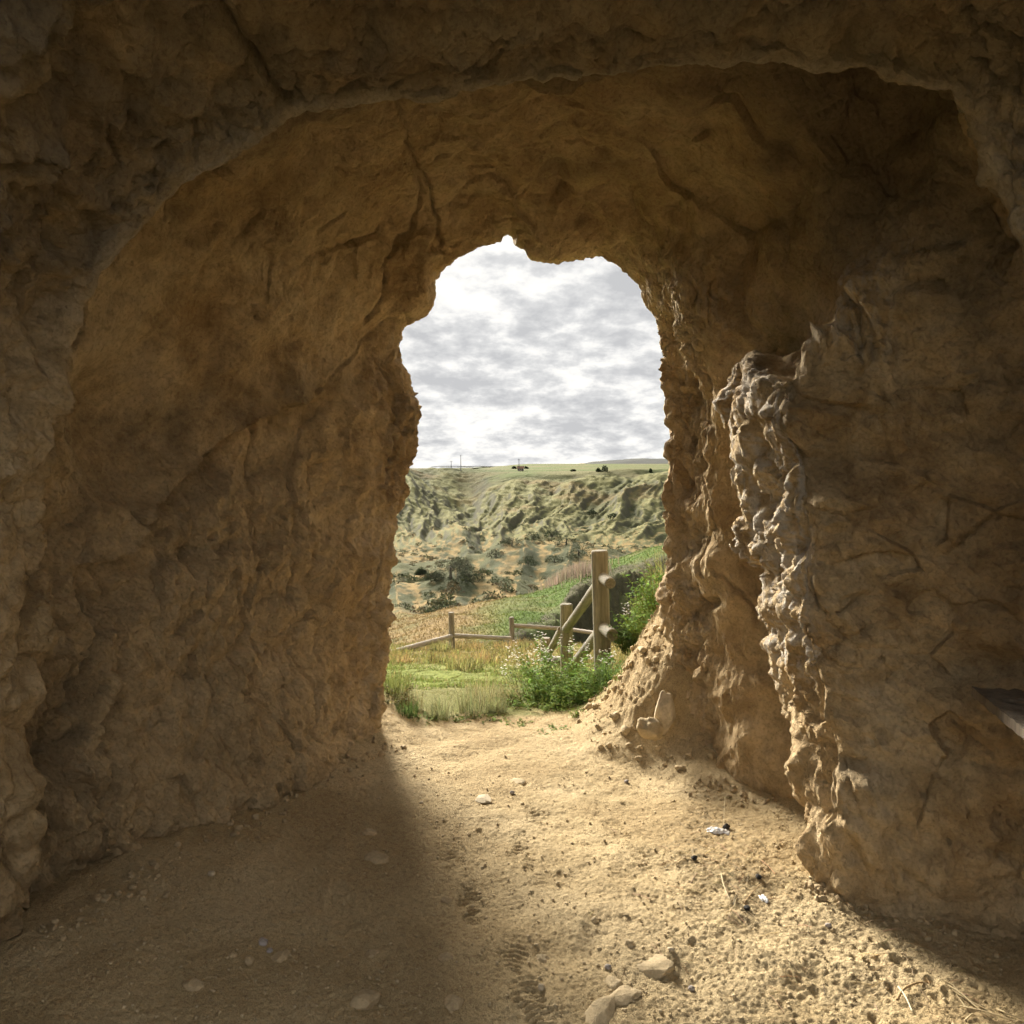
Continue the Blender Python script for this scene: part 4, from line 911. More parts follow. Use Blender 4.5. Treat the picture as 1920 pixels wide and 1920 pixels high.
# ================================================================== board shelf at the right wall
sh = empty('wooden_shelf', (1.62, 2.3, 0.0)); tag(sh, 'old grey wooden plank shelf at the right edge of the cave', 'shelf')
def board(name, corners, zt, th_, mat, parent, seed):
    """plan quad (4 xy) extruded, edges worn"""
    rs = np.random.RandomState(seed); c = np.array(corners, float); nu, nv = 40, 8
    u = np.linspace(0, 1, nu); v = np.linspace(0, 1, nv); U, Vv = np.meshgrid(u, v, indexing='ij')
    top = ((1-U)*(1-Vv))[..., None]*c[0]+(U*(1-Vv))[..., None]*c[1]+(U*Vv)[..., None]*c[2]+((1-U)*Vv)[..., None]*c[3]
    bm = bmesh.new()
    def lay(z): return [[bm.verts.new((top[i, j, 0]-parent.location.x, top[i, j, 1]-parent.location.y, z-parent.location.z+0.002*rs.normal())) for j in range(nv)] for i in range(nu)]
    A, B = lay(zt), lay(zt-th_)
    for i in range(nu-1):
        for j in range(nv-1): bm.faces.new((A[i][j], A[i+1][j], A[i+1][j+1], A[i][j+1])); bm.faces.new((B[i][j], B[i][j+1], B[i+1][j+1], B[i+1][j]))
    for i in range(nu-1): bm.faces.new((A[i][0], B[i][0], B[i+1][0], A[i+1][0])); bm.faces.new((A[i][-1], A[i+1][-1], B[i+1][-1], B[i][-1]))
    for j in range(nv-1): bm.faces.new((A[0][j], A[0][j+1], B[0][j+1], B[0][j])); bm.faces.new((A[-1][j], B[-1][j], B[-1][j+1], A[-1][j+1]))
    me = bpy.data.meshes.new(name); bm.to_mesh(me); bm.free(); me.materials.append(mat)
    o = bpy.data.objects.new(name, me); COL.objects.link(o); o.parent = parent; return o
a0 = at(1822, 1288, 2.62); a1 = at(1985, 1392, 1.98)
dv = Vector((a1.x-a0.x, a1.y-a0.y)).normalized(); nvv = Vector((-dv.y, dv.x)); nvv = nvv if nvv.x > 0 else -nvv
def quad(o0, o1): return [(a0.x+nvv.x*o0, a0.y+nvv.y*o0), (a1.x+nvv.x*o0, a1.y+nvv.y*o0), (a1.x+nvv.x*o1, a1.y+nvv.y*o1), (a0.x+nvv.x*o1, a0.y+nvv.y*o1)]
board('plank', quad(0, 0.15), a0.z, 0.03, DARKWOOD, sh, 1); board('plank', quad(0.16, 0.31), a0.z+0.002, 0.03, DARKWOOD, sh, 2)
log('leg', (a1.x+nvv.x*0.16, a1.y+0.06, -0.05), (a1.x+nvv.x*0.16, a1.y+0.06, a0.z-0.036), 0.035, 0.035, GREYWOOD, sh, 31, 12, 10, 1)

# ================================================================== stones, litter
def on_floor(px, py, up=0.0):
    x, y = floor_at(px, py)
    for _ in range(4): z = floor_z(x, y); x, y = floor_at(px, py, z)
    return (x, y, floor_z(x, y)+up)
x, y = ground_hit(1243, 1378, 4.2); 
stone('stone', 'tall layered tan stone standing against the bank by the right jamb', tuple(at(1246, 1336, 4.22)), (0.066, 0.060, 0.120), 0.3, 3, ST_PALE, 4, 0.22, (0.1, -0.12), None, 0.7)
stone('stone', 'round tan boulder at the foot of the tall layered stone', tuple(at(1219, 1368, 4.16)), (0.080, 0.075, 0.066), 0.6, 8, ST_SAND, 4, 0.25, (0, 0.3), None, 0.95)
for (px, py, sx, sy, sz, sd, mt, lab, up) in [
    (908, 1500, .065, .050, .016, 11, ST_PALE, 'pale veined flat stone in the middle of the sunny path', .004), (972, 1464, .075, .045, .015, 12, ST_SAND, 'flat tan stone nearest the exit in the middle of the path', .003),
    (1218, 1812, .115, .080, .020, 13, ST_SAND, 'broad flat half-buried stone in the sunlit sand, largest of the floor', .002), (1165, 1868, .080, .055, .014, 14, ST_SAND, 'flat buried stone between the broad flat stone and the bottom edge', .002),
    (1125, 1900, .100, .070, .022, 15, ST_SAND, 'flat stone at the bottom edge below the other buried stones', .000), (1150, 1845, .050, .040, .012, 16, ST_SAND, 'low worn stone just left of the broad flat stone', .002),
    (706, 1612, .075, .050, .028, 17, ST_DUST, 'lone tan stone in the shade left of the footprints', .002), (690, 1560, .050, .050, .018, 18, ST_DUST, 'flat pale lump above the lone tan stone in shade', .002),
    (528, 1793, .045, .045, .018, 19, ST_DUST, 'tan flat stone right of the grey pebble trio', .002), (838, 1688, .035, .030, .017, 20, ST_DUST, 'small rounded stone beside the lugged boot print', .003),
    (698, 1788, .034, .034, .014, 21, ST_DUST, 'small flat stone in the shade below the left footprints', .002), (365, 1846, .045, .040, .024, 22, ST_DUST, 'dusty stone at the lower left of the shaded floor', .004),
    (680, 1878, .060, .055, .026, 23, ST_DUST, 'dusty rounded stone near the bottom edge left of centre', .004), (850, 1882, .045, .040, .018, 24, ST_DUST, 'half-buried round stone near the bottom edge at centre', .002), (1015, 1797, .034, .030, .014, 25, ST_SAND, 'small tan stone half way down the lit path', .002),
    (840, 1796, .050, .030, .012, 26, ST_DUST, 'thin flat stone at the edge of shade and sun', .002), (1180, 1772, .030, .025, .018, 27, ST_SAND, 'small lump of stone above the broad flat stone', .004)]:
    stone('stone', lab, on_floor(px, py, up-0.006), (sx*0.8, sy*0.8, sz), sd*0.7, sd, mt, 4, 0.28, (0.06, 0.05), None, 0.95)
for (px, py, s, sd, mt, lab) in [(492, 1770, .020, 31, ST_GREY, 'dark grey angular pebble, highest of the pebbles left of centre'), (437, 1792, .017, 32, ST_DUST, 'pale upright pebble beside the round pebble on the shaded floor'), (467, 1806, .022, 33, ST_DUST, 'pale round pebble, largest of the shaded pebble trio'),
    (396, 1641, .018, 34, ST_PALE, 'whitish pebble lying alone near the left wall'), (790, 1507, .012, 35, ST_PALE, 'tiny white pebble at the shade edge near the left jamb'), (1175, 1468, .016, 36, ST_GREY, 'grey pebble on the sunny path right of centre'), (960, 1488, .014, 37, ST_GREY, 'grey pebble between the two flat path stones'),
    (1115, 1728, .016, 38, ST_SAND, 'brown pebble in the middle of the sunlit sand'), (1015, 1855, .014, 39, ST_PALE, 'white pebble beside the lowest boot print'), (1258, 1783, .014, 40, ST_PALE, 'white pebble just behind the broad flat stone'), (1140, 1816, .014, 41, ST_GREY, 'dark pebble left of the broad flat stone'), (312, 1680, .016, 42, ST_DUST, 'dusty pebble on the floor under the left wall'), (505, 1785, .014, 43, ST_GREY, 'grey pebble right below the dark angular pebble'),
    (1552, 1740, .012, 44, ST_GREY, 'small grey pebble at the foot of the crusted rib'), (1297, 1857, .013, 45, ST_GREY, 'dark pebble right of the buried stones at the bottom')]:
    stone('pebble', lab, on_floor(px, py, s*0.35), (s, s*0.85, s*0.7), sd, sd, mt, 2, 0.25, (0.2, 0.1), None, 0.9)
# gravel: uncountable small grains
def gravel(n=4200):
    rs = np.random.RandomState(77); V0, F0_ = ICO[1]; Vs, Fs, off = [], [], 0
    for k in range(n):
        py = rs.uniform(1400, 1915); px = rs.uniform(60, 1900)
        x, y = floor_at(px, py); b = 0
        if y > 4.9 or x < -1.6: continue
        s = 0.0022+0.0055*rs.uniform()**4
        q = V0*(1+0.3*rs.normal(size=(len(V0), 1)))*s*np.array([1, 1, 0.7])+np.array([x, y, floor_z(x, y)+s*0.3])
        Vs.append(q); Fs.append(F0_+off); off += len(V0)
    o = np_mesh('gravel', np.concatenate(Vs), np.concatenate(Fs), ST_SAND, False); tag(o, 'fine gravel and crumbs scattered over the sandy floor', 'gravel', None, 'stuff')
gravel()
def bank_clods(n=620):
    rs = np.random.RandomState(78); V0, F0_ = ICO[2]; Vs, Fs, off = [], [], 0
    while len(Vs) < n:
        x, y = rs.uniform(0.3, 1.25), rs.uniform(4.05, 5.6)
        bh = float(bank_h(np.array([x]), np.array([y]))[0])
        if bh < 0.02 or bh > 1.2: continue
        s = 0.003+0.022*rs.uniform()**5
        q = V0*(1+0.6*fbm(V0, 1.3, 2, 0.6, rs.uniform(0, 99))[:, None])*s*rs.uniform(0.6, 1.3, 3)+np.array([x, y, floor_z(x, y)+s*0.2])
        Vs.append(q); Fs.append(F0_+off); off += len(V0)
    o = np_mesh('clods', np.concatenate(Vs), np.concatenate(Fs), ST_SAND, True); tag(o, 'crumbled earth clods on the sandy bank beside the opening', 'clods', None, 'stuff')
bank_clods()
def wall_rubble(n=900):
    rs = np.random.RandomState(79); V0, F0_ = ICO[2]; Vs, Fs, off = [], [], 0
    lines = [((-0.80, 4.55), (-1.05, 4.0)), ((-1.05, 4.0), (-1.25, 3.5)), ((-1.25, 3.5), (-1.45, 2.95)), ((-1.45, 2.95), (-1.62, 2.55)), ((1.02, 4.02), (1.28, 3.72)), ((1.20, 3.0), (1.26, 2.85)), ((1.26, 2.85), (1.75, 2.62))]
    for k in range(n):
        a, b = lines[rs.randint(len(lines))]; t = rs.uniform(); side = 1 if a[0] < 0 else -1
        x = a[0]+(b[0]-a[0])*t+side*abs(rs.normal())*0.14*(1 if side > 0 else 0.6); y = a[1]+(b[1]-a[1])*t-(0 if side > 0 else abs(rs.normal())*0.05)
        s = 0.002+0.014*rs.uniform()**6
        q = V0*(1+0.6*fbm(V0, 1.3, 2, 0.6, rs.uniform(0, 99))[:, None])*s*rs.uniform(0.6, 1.3, 3)+np.array([x, y, floor_z(x, y)+s*0.25])
        Vs.append(q); Fs.append(F0_+off); off += len(V0)
    o = np_mesh('wall_rubble', np.concatenate(Vs), np.concatenate(Fs), ST_DUST, True); tag(o, 'crumbled rubble lying along the foot of the cave walls', 'rubble', None, 'stuff')
wall_rubble()
STRAW = leaf_mat('straw', 0.1, 0.6)
def stalk(name, label, pts, r, colour, seed, group=None, cat='stalk'):
    rs = np.random.RandomState(seed); P3 = [on_floor(px, py, up) for px, py, up in pts]
    P3 = pchip(np.array(P3), np.linspace(0, len(P3)-1, 14)); loc = P3[0].copy()
    V, F = tubes([P3-loc], [(r, r*0.6)], 6); o = np_mesh(name, V, F, STRAW, True, {'albedo': np.tile(colour, (len(V), 1))}); o.location = loc
    return tag(o, label, cat, group)
STC = (0.52, 0.42, 0.25); BRC = (0.36, 0.25, 0.13)
stalk('straw_stalk', 'bright pale straw lying across the brown twig at lower right', [(1684,1857,.012),(1697,1876,.014),(1710,1897,.006)], .0035, (0.72, 0.66, 0.48), 1)
stalk('twig', 'curved brown twig under the bright straw', [(1682,1878,.006),(1694,1862,.012),(1718,1850,.012),(1745,1845,.006)], .0042, BRC, 2)
for k, (pts, lab) in enumerate([([(1778,1850,.006),(1800,1868,.012),(1835,1895,.012),(1870,1912,.006)], 'longest bent straw in the bundle at the lower right corner'), ([(1785,1858,.004),(1812,1878,.008),(1850,1898,.008)], 'thin straw beside the longest one in the corner bundle'),
    ([(1800,1890,.006),(1850,1905,.014),(1905,1918,.008)], 'thick straw lowest in the corner bundle'), ([(1793,1872,.008),(1800,1880,.01),(1812,1890,.004)], 'short straw at the left end of the corner bundle'), ([(1771,1842,.004),(1788,1852,.006),(1800,1862,.003)], 'fine straw at the upper end of the corner bundle'), ([(1810,1916,.004),(1822,1908,.01),(1826,1905,.004)], 'broken straw end below the corner bundle'), ([(1870,1895,.004),(1885,1905,.01),(1915,1914,.006)], 'short straw at the far right of the corner bundle')]):
    stalk('straw_stalk', lab, pts, .0028, STC, 10+k, 'straws in the lower right corner')
stalk('straw_stalk', 'long curved grass stalk among the churned litter', [(1352,1640,.006),(1358,1668,.012),(1368,1690,.006)], .0025, (0.62, 0.52, 0.33), 20)
stalk('twig', 'straight reddish twig right of the curved stalk in the litter', [(1395,1694,.005),(1412,1676,.009),(1428,1660,.005)], .0022, BRC, 21)
stalk('straw_stalk', 'upright thin straw behind the white scrap', [(1357,1548,.004),(1358,1530,.03),(1359,1515,.05)], .0018, STC, 22)
stalk('twig', 'arched root fibre at the foot of the dark pier', [(1618,1738,.004),(1640,1731,.012),(1665,1730,.01),(1685,1736,.004)], .002, (0.40, 0.30, 0.18), 23)
def litter(n=260):
    rs = np.random.RandomState(5); paths, rad = [], []
    for k in range(n):
        cx, cy = (rs.normal(1360, 90), rs.normal(1640, 70)) if k < 190 else (rs.uniform(1450, 1850), rs.uniform(1720, 1900))
        x, y, z = on_floor(cx, cy, 0.003); a = rs.uniform(0, math.pi); l = rs.uniform(0.01, 0.045)
        if x > 1.15 and y > 2.9: continue
        d = np.array([math.cos(a), math.sin(a), 0])*l; p0 = np.array([x, y, z])-d; p1 = np.array([x, y, z])+d
        p0[2] = floor_z(p0[0], p0[1])+0.003; p1[2] = floor_z(p1[0], p1[1])+0.004
        paths.append(np.stack([p0, (p0+p1)/2+np.array([0, 0, 0.004]), p1])); rad.append((0.0013, 0.0008))
    V, F = tubes(paths, rad, 3); c = np.repeat(cvar(rs, (0.40, 0.30, 0.17), len(paths), 0.35), 9, 0)
    o = np_mesh('straw_litter', V, F, STRAW, False, {'albedo': c}); tag(o, 'chopped straw and fibres trodden into the sand', 'litter', None, 'stuff')
litter()
# white scrap and ash
def scrap(name, label, px, py, sx, sy, seed, mat, hgt=0.02):
    rs = np.random.RandomState(seed); n, m = 36, 16; u, v = np.meshgrid(np.linspace(-1, 1, n), np.linspace(-1, 1, m), indexing='ij')
    e = fbm(np.stack([u*2, v*2, 0*u+seed], -1), 1.0, 3, 0.6, 2.0); X = u*sx*(1-0.25*v*v+0.25*e); Yv = v*sy*(1+0.35*np.sin(u*4+seed)+0.3*e)+0.25*sx*u*-0.6
    Z = hgt*(0.45+0.55*ridged(np.stack([u*2.2, v*1.4, 0*u+seed], -1), 1.0, 3, 0.6, 5.0))*(1-0.7*np.maximum(np.abs(u), np.abs(v))**3)
    loc = on_floor(px, py, 0.002); o = np_mesh(name, np.stack([X, Yv, Z], -1).reshape(-1, 3), grid_faces(n, m), mat, True); o.location = loc
    return tag(o, label, 'scrap')
pm, pnt, pb = new_mat('white_paper', 0.7, 0.3); pv = obj_vec(pnt)
pnt.links.new(ramp(pnt, noise_n(pnt, pv, 45, 4, 0.7), [(0.34, (0.10, 0.09, 0.08)), (0.44, (0.66, 0.65, 0.64)), (0.6, (0.80, 0.80, 0.80))]), pb.inputs['Base Color'])
scrap('paper_scrap', 'crumpled white scrap with charred edge in the sunlit litter', 1345, 1562, 0.048, 0.022, 3, pm, 0.016)
scrap('ash_patch', 'small crumbly patch of white ash near the crusted rib', 1432, 1686, 0.014, 0.022, 7, pm, 0.008)
stone('charcoal', 'black charred lump touching the white scrap', on_floor(1362, 1555, .012), (.020, .014, .016), .4, 61, stone_material('charcoal', (0.03, 0.028, 0.026)), 3, 0.3, (0, 0), None, 0.9)['category'] = 'charcoal'
for k, (px, py, lab) in enumerate([(1302, 1612, 'black charred crumb below left of the white scrap'), (1400, 1705, 'black charred crumb below the curved grass stalk'), (1422, 1652, 'grey burnt crumb above the ash patch')]):
    stone('charcoal', lab, on_floor(px, py, .006), (.015, .012, .009), k, 70+k, bpy.data.materials['charcoal'], 3, 0.3, (0, 0), None, 0.9)['category'] = 'charcoal'
# ================================================================== plants near the opening
G1c, G2c, G3c = (0.15, 0.24, 0.05), (0.19, 0.275, 0.065), (0.12, 0.195, 0.048)
def gp(x, y): return (x, y, ground_z(x, y))
leafy_plant('flowering_weed', 'tall bright green weed with white flower heads in front of the handrail posts', 'weed', gp(0.42, 6.05), 0.38, 0.56, 90, 28, 0.034, G1c, 1, 150, (-0.05, 0))
leafy_plant('flowering_weed', 'leafy weed with few flowers around the foot of the thick handrail post', 'weed', gp(0.66, 6.0), 0.26, 0.40, 46, 26, 0.034, G1c, 2, 40)
leafy_plant('leafy_weed', 'low leafy weed spilling onto the sand, right of the flowering one', 'weed', gp(0.56, 5.55), 0.24, 0.24, 46, 22, 0.036, G2c, 3)
leafy_plant('leafy_weed', 'low yellow green weed at the left front of the flowering clump', 'weed', gp(0.17, 5.4), 0.26, 0.20, 54, 20, 0.030, G2c, 4)
leafy_plant('leafy_weed', 'dense weed in the middle front of the flowering clump', 'weed', gp(0.34, 5.6), 0.30, 0.36, 76, 26, 0.034, G1c, 5)
leafy_plant('flowering_weed', 'thin weed with pale flowers at the left of the clump, before the short post', 'weed', gp(0.16, 6.2), 0.22, 0.40, 30, 16, 0.026, (0.16, 0.21, 0.07), 6, 120)
leafy_plant('leafy_weed', 'dark glossy weed climbing the bank just right of the thick post', 'weed', gp(1.0, 6.3), 0.24, 0.40, 52, 24, 0.042, G3c, 7)
leafy_plant('leafy_weed', 'bright weed high on the bank beneath the tall yellow grass', 'weed', gp(1.06, 5.85), 0.20, 0.30, 36, 20, 0.036, G2c, 8)
leafy_plant('leafy_weed', 'sprawling green weed low on the bank behind the sandy slope', 'weed', gp(0.92, 5.5), 0.20, 0.18, 26, 18, 0.032, G1c, 9)
leafy_plant('leafy_weed', 'green weed highest on the bank, against the rock of the right jamb', 'weed', gp(1.02, 5.55), 0.22, 0.34, 44, 22, 0.036, G1c, 14)
leafy_plant('flower_spike', 'single spike of white flowers against the dark slope right of the post', 'weed', gp(0.98, 6.7), 0.06, 0.66, 1, 12, 0.022, (0.16, 0.2, 0.07), 10, 30)
leafy_plant('sprout', 'small yellow green sprout alone on the sand below the weeds', 'weed', gp(0.43, 5.0), 0.10, 0.06, 16, 9, 0.024, (0.17, 0.23, 0.05), 11)
leafy_plant('sprout', 'little green sprout half way up the sandy bank', 'weed', gp(0.70, 5.02), 0.09, 0.10, 12, 9, 0.026, G2c, 12)
leafy_plant('leafy_weed', 'small reddish green weed at the foot of the left jamb', 'weed', gp(-0.78, 5.10), 0.16, 0.12, 24, 14, 0.026, (0.16, 0.15, 0.05), 13)
grass_tuft('grass_tuft', 'spiky green grass tuft growing at the left jamb', gp(-0.80, 5.35), 0.24, 0.24, 220, (0.17, 0.19, 0.06), 21)
grass_tuft('grass_tuft', 'low dark green tuft on the sand drift right of the left jamb', gp(-0.66, 4.95), 0.15, 0.12, 160, (0.10, 0.15, 0.045), 22)
for k, (px, py, rad, h, lab) in enumerate([(824, 1348, .15, .17, 'grey green grass tuft, leftmost of the three at the path end'), (882, 1343, .19, .21, 'grey green grass tuft, middle one of the three at the path end'), (930, 1338, .13, .16, 'grey green grass tuft next to the flowering weeds at the path end'),
        (908, 1320, .24, .26, 'pale dry grass tuft behind the three at the path end'), (953, 1322, .16, .22, 'pale grass tuft touching the weeds on their left'), (770, 1325, .16, .16, 'thin pale tuft behind the spiky one at the left jamb')]):
    x, y = ground_hit(px, py); grass_tuft('grass_tuft', lab, gp(x, y), rad*1.25, h, 210, (0.21, 0.215, 0.10) if k < 3 else (0.27, 0.25, 0.12), 30+k, 0.0035, 0.38, 'tufts at the end of the path')
grass_tuft('grass_tuft', 'tall yellow grass on top of the bank against the right jamb', gp(1.14, 5.9), 0.30, 0.50, 260, (0.25, 0.25, 0.085), 41, 0.004, 0.55)
grass_tuft('grass_tuft', 'yellow green grass on the bank left of the tallest grass', gp(1.05, 6.25), 0.26, 0.40, 200, (0.23, 0.25, 0.08), 42, 0.004, 0.55)
grass_tuft('dry_root_fan', 'dry reddish fan of dead stalks at the foot of the thick post', gp(0.80, 6.3), 0.06, 0.20, 34, (0.28, 0.18, 0.11), 43, 0.005, 1.2, None, 'dead weed')
grass_tuft('grass_tuft', 'dark green blades at the right foot of the flowering clump', gp(0.70, 5.6), 0.16, 0.24, 150, (0.11, 0.17, 0.05), 44, 0.006, 0.8)

for k, (px, py, rad, lab) in enumerate([(850, 1352, .10, 'flat green rosette at the sand edge between the left tufts'), (905, 1350, .11, 'flat green rosette at the sand edge between the middle tufts'), (960, 1357, .12, 'flat green rosette in front of the left end of the weeds'), (1035, 1372, .10, 'flat green rosette on the sand below the weeds'), (790, 1352, .10, 'flat green rosette near the dark tuft by the left jamb')]):
    x, y = ground_hit(px, py); leafy_plant('rosette', lab, 'weed', gp(x, y), rad, 0.04, 18, 9, 0.026, (0.17, 0.23, 0.06), 80+k)
# ================================================================== meadow grass
def meadow(n=52000):
    rs = np.random.RandomState(9)
    y = np.exp(rs.uniform(math.log(5.0), math.log(27.0), n*2)); x = rs.uniform(-0.30, 0.26, n*2)*y
    P0 = np.stack([x, y, 0*x], -1); n4 = fbm(P0, 0.8, 4, 0.6, 25.0); cl = fbm(P0, 2.6, 3, 0.6, 63.0)
    keep = (y > 5.15+0.25*n4-0.10*x) & (bank_h(x, y) < 0.25) & (rs.uniform(size=len(x)) < 0.35+0.9*sstep(-0.2, 0.4, cl))
    x, y, n4, cl = x[keep][:n], y[keep][:n], n4[keep][:n], cl[keep][:n]; n = len(x)
    z = ground_near(x, y); m = y < 6.75
    z[m] += -0.02; base = np.stack([x, y, z-0.01], -1)
    green = sstep(11.5, 8.2, y+1.6*n4+0.8*x)
    c = cmix(cmix(np.ones((n, 3))*np.array([0.27, 0.22, 0.085]), np.ones((n, 3))*np.array([0.22, 0.215, 0.07]), sstep(-0.3, 0.4, n4)), np.ones((n, 3))*np.array([0.165, 0.21, 0.055]), green)
    sw_ = rs.uniform(size=n) < 0.22; c[sw_] = np.where(rs.uniform(size=(sw_.sum(), 1)) < 0.5, np.array([0.17, 0.20, 0.06]), np.array([0.29, 0.225, 0.11])); c = c*0.9*(1+0.22*rs.normal(size=(n, 1)))
    h = (0.07+0.20*sstep(-0.1, 0.7, cl)*(1-0.75*green)+0.02*rs.normal(size=n))*(1-0.25*green); h = 0.65*np.clip(h, 0.03, 0.4)*np.where(y < 6.0, 0.6, 1.0)
    V, F, cc = blades(base, h*rs.uniform(0.6, 1.3, n), np.maximum(0.005, y*0.0011)*rs.uniform(0.7, 1.3, n), rs.uniform(0.1, 0.8, n), rs.uniform(0, 2*math.pi, n), np.clip(c, 0.01, 0.6))
    o = np_mesh('meadow_grass', V, F, GRASS, False, {'albedo': cc}); tag(o, 'dry ochre and fresh green grass covering the meadow up to the fence', 'grass', None, 'stuff')
meadow()
# taller dry tufts along the fence
rs_ = random.Random(4)
for k in range(16):
    px = [742, 770, 800, 826, 866, 890, 925, 945, 975, 990, 1010, 755, 815, 850, 905, 870][k]; py = [1228, 1226, 1232, 1236, 1226, 1230, 1224, 1232, 1226, 1232, 1228, 1262, 1268, 1258, 1262, 1285][k]
    Y = [15.5, 16, 16.4, 15.6, 18, 17, 20, 18, 20, 18, 18, 11.4, 11, 11.8, 11.5, 9.4][k]; x = at(px, py, Y).x
    where = ['under the low end of the sagging rail', 'under the sagging rail, second from its low end', 'under the middle of the sagging rail', 'left of the darker fence post', 'just right of the darker fence post', 'under the level rail', 'left of the thinner fence post', 'in front of the thinner fence post', 'right of the thinner fence post', 'behind the pale flowers, left one', 'behind the pale flowers, right one', 'in mid meadow near the left jamb', 'in mid meadow below the sagging rail', 'in mid meadow below the darker post', 'in mid meadow below the level rail', 'where the green patch of meadow begins'][k]
    grass_tuft('grass_tuft', 'ochre dry grass tuft '+where, (x, Y, th(x, Y)), 0.5, 0.2 if k < 3 else 0.3 if k < 11 else 0.2, 150, (0.30, 0.235, 0.10) if k % 3 else (0.22, 0.21, 0.08), 60+k, 0.016, 0.5, 'dry tufts of the meadow')

# ================================================================== scrub, trees and masts in the landscape
def leaf_cloud(n, rx, ry, rz, size, rs, colour, hollow=0.35):
    d = rs.normal(size=(n, 3)); d /= np.linalg.norm(d, axis=1)[:, None]; d[:, 2] = np.abs(d[:, 2])
    r = (hollow+(1-hollow)*rs.uniform(size=n)**0.5); lum = 1+0.35*fbm(d, 1.6, 2, 0.5, rs.uniform(0, 50))
    p = d*r[:, None]*lum[:, None]*np.array([rx, ry, rz])
    return leaves(p, d+0.6*rs.normal(size=(n, 3)), rs.normal(size=(n, 3)), size*rs.uniform(0.6, 1.4, n), size*0.7*rs.uniform(0.6, 1.4, n), cvar(rs, colour, n, 0.25))
def far_hit(px, py, y0=26.0, y1=6000.0):
    ys = np.geomspace(y0, y1, 6000); a = (px-960)/F_PX; b = -(py-960)/F_PX; dy = CP+b*SP; dz = (-SP+b*CP)/dy
    z, _ = terrain_h((a/dy*ys)[None], ys[None]); k = np.argmax(EYE+dz*ys <= z[0]); 
    return float(a/dy*ys[k]), float(ys[k]), float(z[0, k])
TR = wood_material('bark', (0.05, 0.04, 0.03), (0.09, 0.075, 0.055), (0.13, 0.11, 0.08))
def bush(name, label, px, py, rx, rz, seed, colour, n=240, group='single shrubs on the slopes', cat='shrub', sz=None):
    x, y, z = far_hit(px, py); rs = np.random.RandomState(seed); o = empty(name, (x, y, z)); tag(o, label, cat, group)
    V, F, c = leaf_cloud(n, rx, rx, rz, sz or max(0.14, y*0.0014), rs, colour); np_mesh('crown', V, F, SCRUBLEAF, False, {'albedo': c}, o)
    log('trunk', (x, y, z-0.3), (x, y, z+rz*0.6), max(0.06, rx*0.08), max(0.03, rx*0.04), TR, o, seed, 8, 4, 0); return o
DK = (0.050, 0.062, 0.034)
for k, (px, py, rx, rz, lab) in enumerate([(845, 1085, 3.4, 2.9, 'large dark thicket, biggest shrub on the valley floor'), (880, 1090, 2.2, 1.9, 'dark shrub at the right side of the large thicket'), (815, 1088, 1.5, 1.2, 'dark shrub at the left side of the large thicket'), (790, 1078, 1.5, 1.2, 'small shrub farther left of the large thicket'),
    (862, 1068, 2.0, 1.7, 'shrub on the crest behind the large thicket'), (1000, 1012, 4.2, 3.0, 'dark shrub on top of the middle knoll, left of its peak'), (1035, 1008, 4.4, 3.2, 'dark shrub on the peak of the middle knoll'), (1062, 1022, 3.6, 2.6, 'dark shrub right of the peak of the knoll'), (960, 1024, 3.0, 2.2, 'dark shrub on the left shoulder of the knoll'), (1085, 1042, 3.0, 2.2, 'dark shrub low on the right flank of the knoll'),
    (990, 1060, 2.4, 1.8, 'shrub in the middle of the knoll side'), (1040, 1055, 2.2, 1.7, 'reddish dark shrub on the right of the knoll side'), (930, 1045, 2.4, 1.8, 'shrub at the left foot of the knoll'), (1150, 972, 3.5, 2.6, 'grey green shrub above the terrace near the right jamb'), (1110, 965, 3.5, 2.6, 'shrub in the ochre patch left of the right jamb')]):
    bush('shrub', lab, px, py, rx, rz, 100+k, DK if k % 4 else (0.07, 0.075, 0.05), 1600 if k < 5 else 500)
for k, (px, py, rx, rz, lab) in enumerate([(1134, 884, 2.4, 4.2, 'tall dark tree, largest one on the green plateau'), (1122, 884, 1.6, 2.2, 'small tree just left of the tallest plateau tree'), (1075, 884, 1.8, 1.7, 'round bushy tree alone on the left of the plateau'), (1220, 886, 1.0, 2.4, 'thin tree on the plateau close to the right jamb'), (964, 879, 2.0, 2.4, 'tree left of the small house on the skyline'), (987, 879, 1.8, 2.0, 'tree right of the small house on the skyline')]):
    bush('tree', lab, px, py, rx, rz, 140+k, (0.045, 0.06, 0.03), 320, 'trees on the plateau', 'tree')
# scattered scrub that reads as one texture on the slopes
def scrub(n=700):
    rs = np.random.RandomState(15); y = np.exp(rs.uniform(math.log(90), math.log(420), n*3)); x = rs.uniform(-0.22, 0.24, n*3)*y
    P0 = np.stack([x, y, 0*x], -1); nn = fbm(P0, 1/28.0, 3, 0.6, 12.0); m = (nn > 0.10) | (rs.uniform(size=len(x)) < 0.12); x, y = x[m][:n], y[m][:n]
    z, _ = terrain_h(x[None], y[None]); z = z[0]; Vs, Fs, Cs, off = [], [], [], 0
    for k in range(len(x)):
        s = rs.uniform(0.35, 1.25)*(0.7+y[k]/500.0); V, F, c = leaf_cloud(60, s, s, s*0.75, s*0.34, rs, (0.075, 0.085, 0.045) if rs.uniform() < .7 else (0.13, 0.105, 0.06))
        Vs.append(V+np.array([x[k], y[k], z[k]-0.1])); Fs.append(F+off); Cs.append(c); off += len(V)
    o = np_mesh('scrub', np.concatenate(Vs), np.concatenate(Fs), SCRUBLEAF, False, {'albedo': np.concatenate(Cs)}); tag(o, 'low scrub scattered over the badland slopes', 'scrub', None, 'stuff')
scrub()
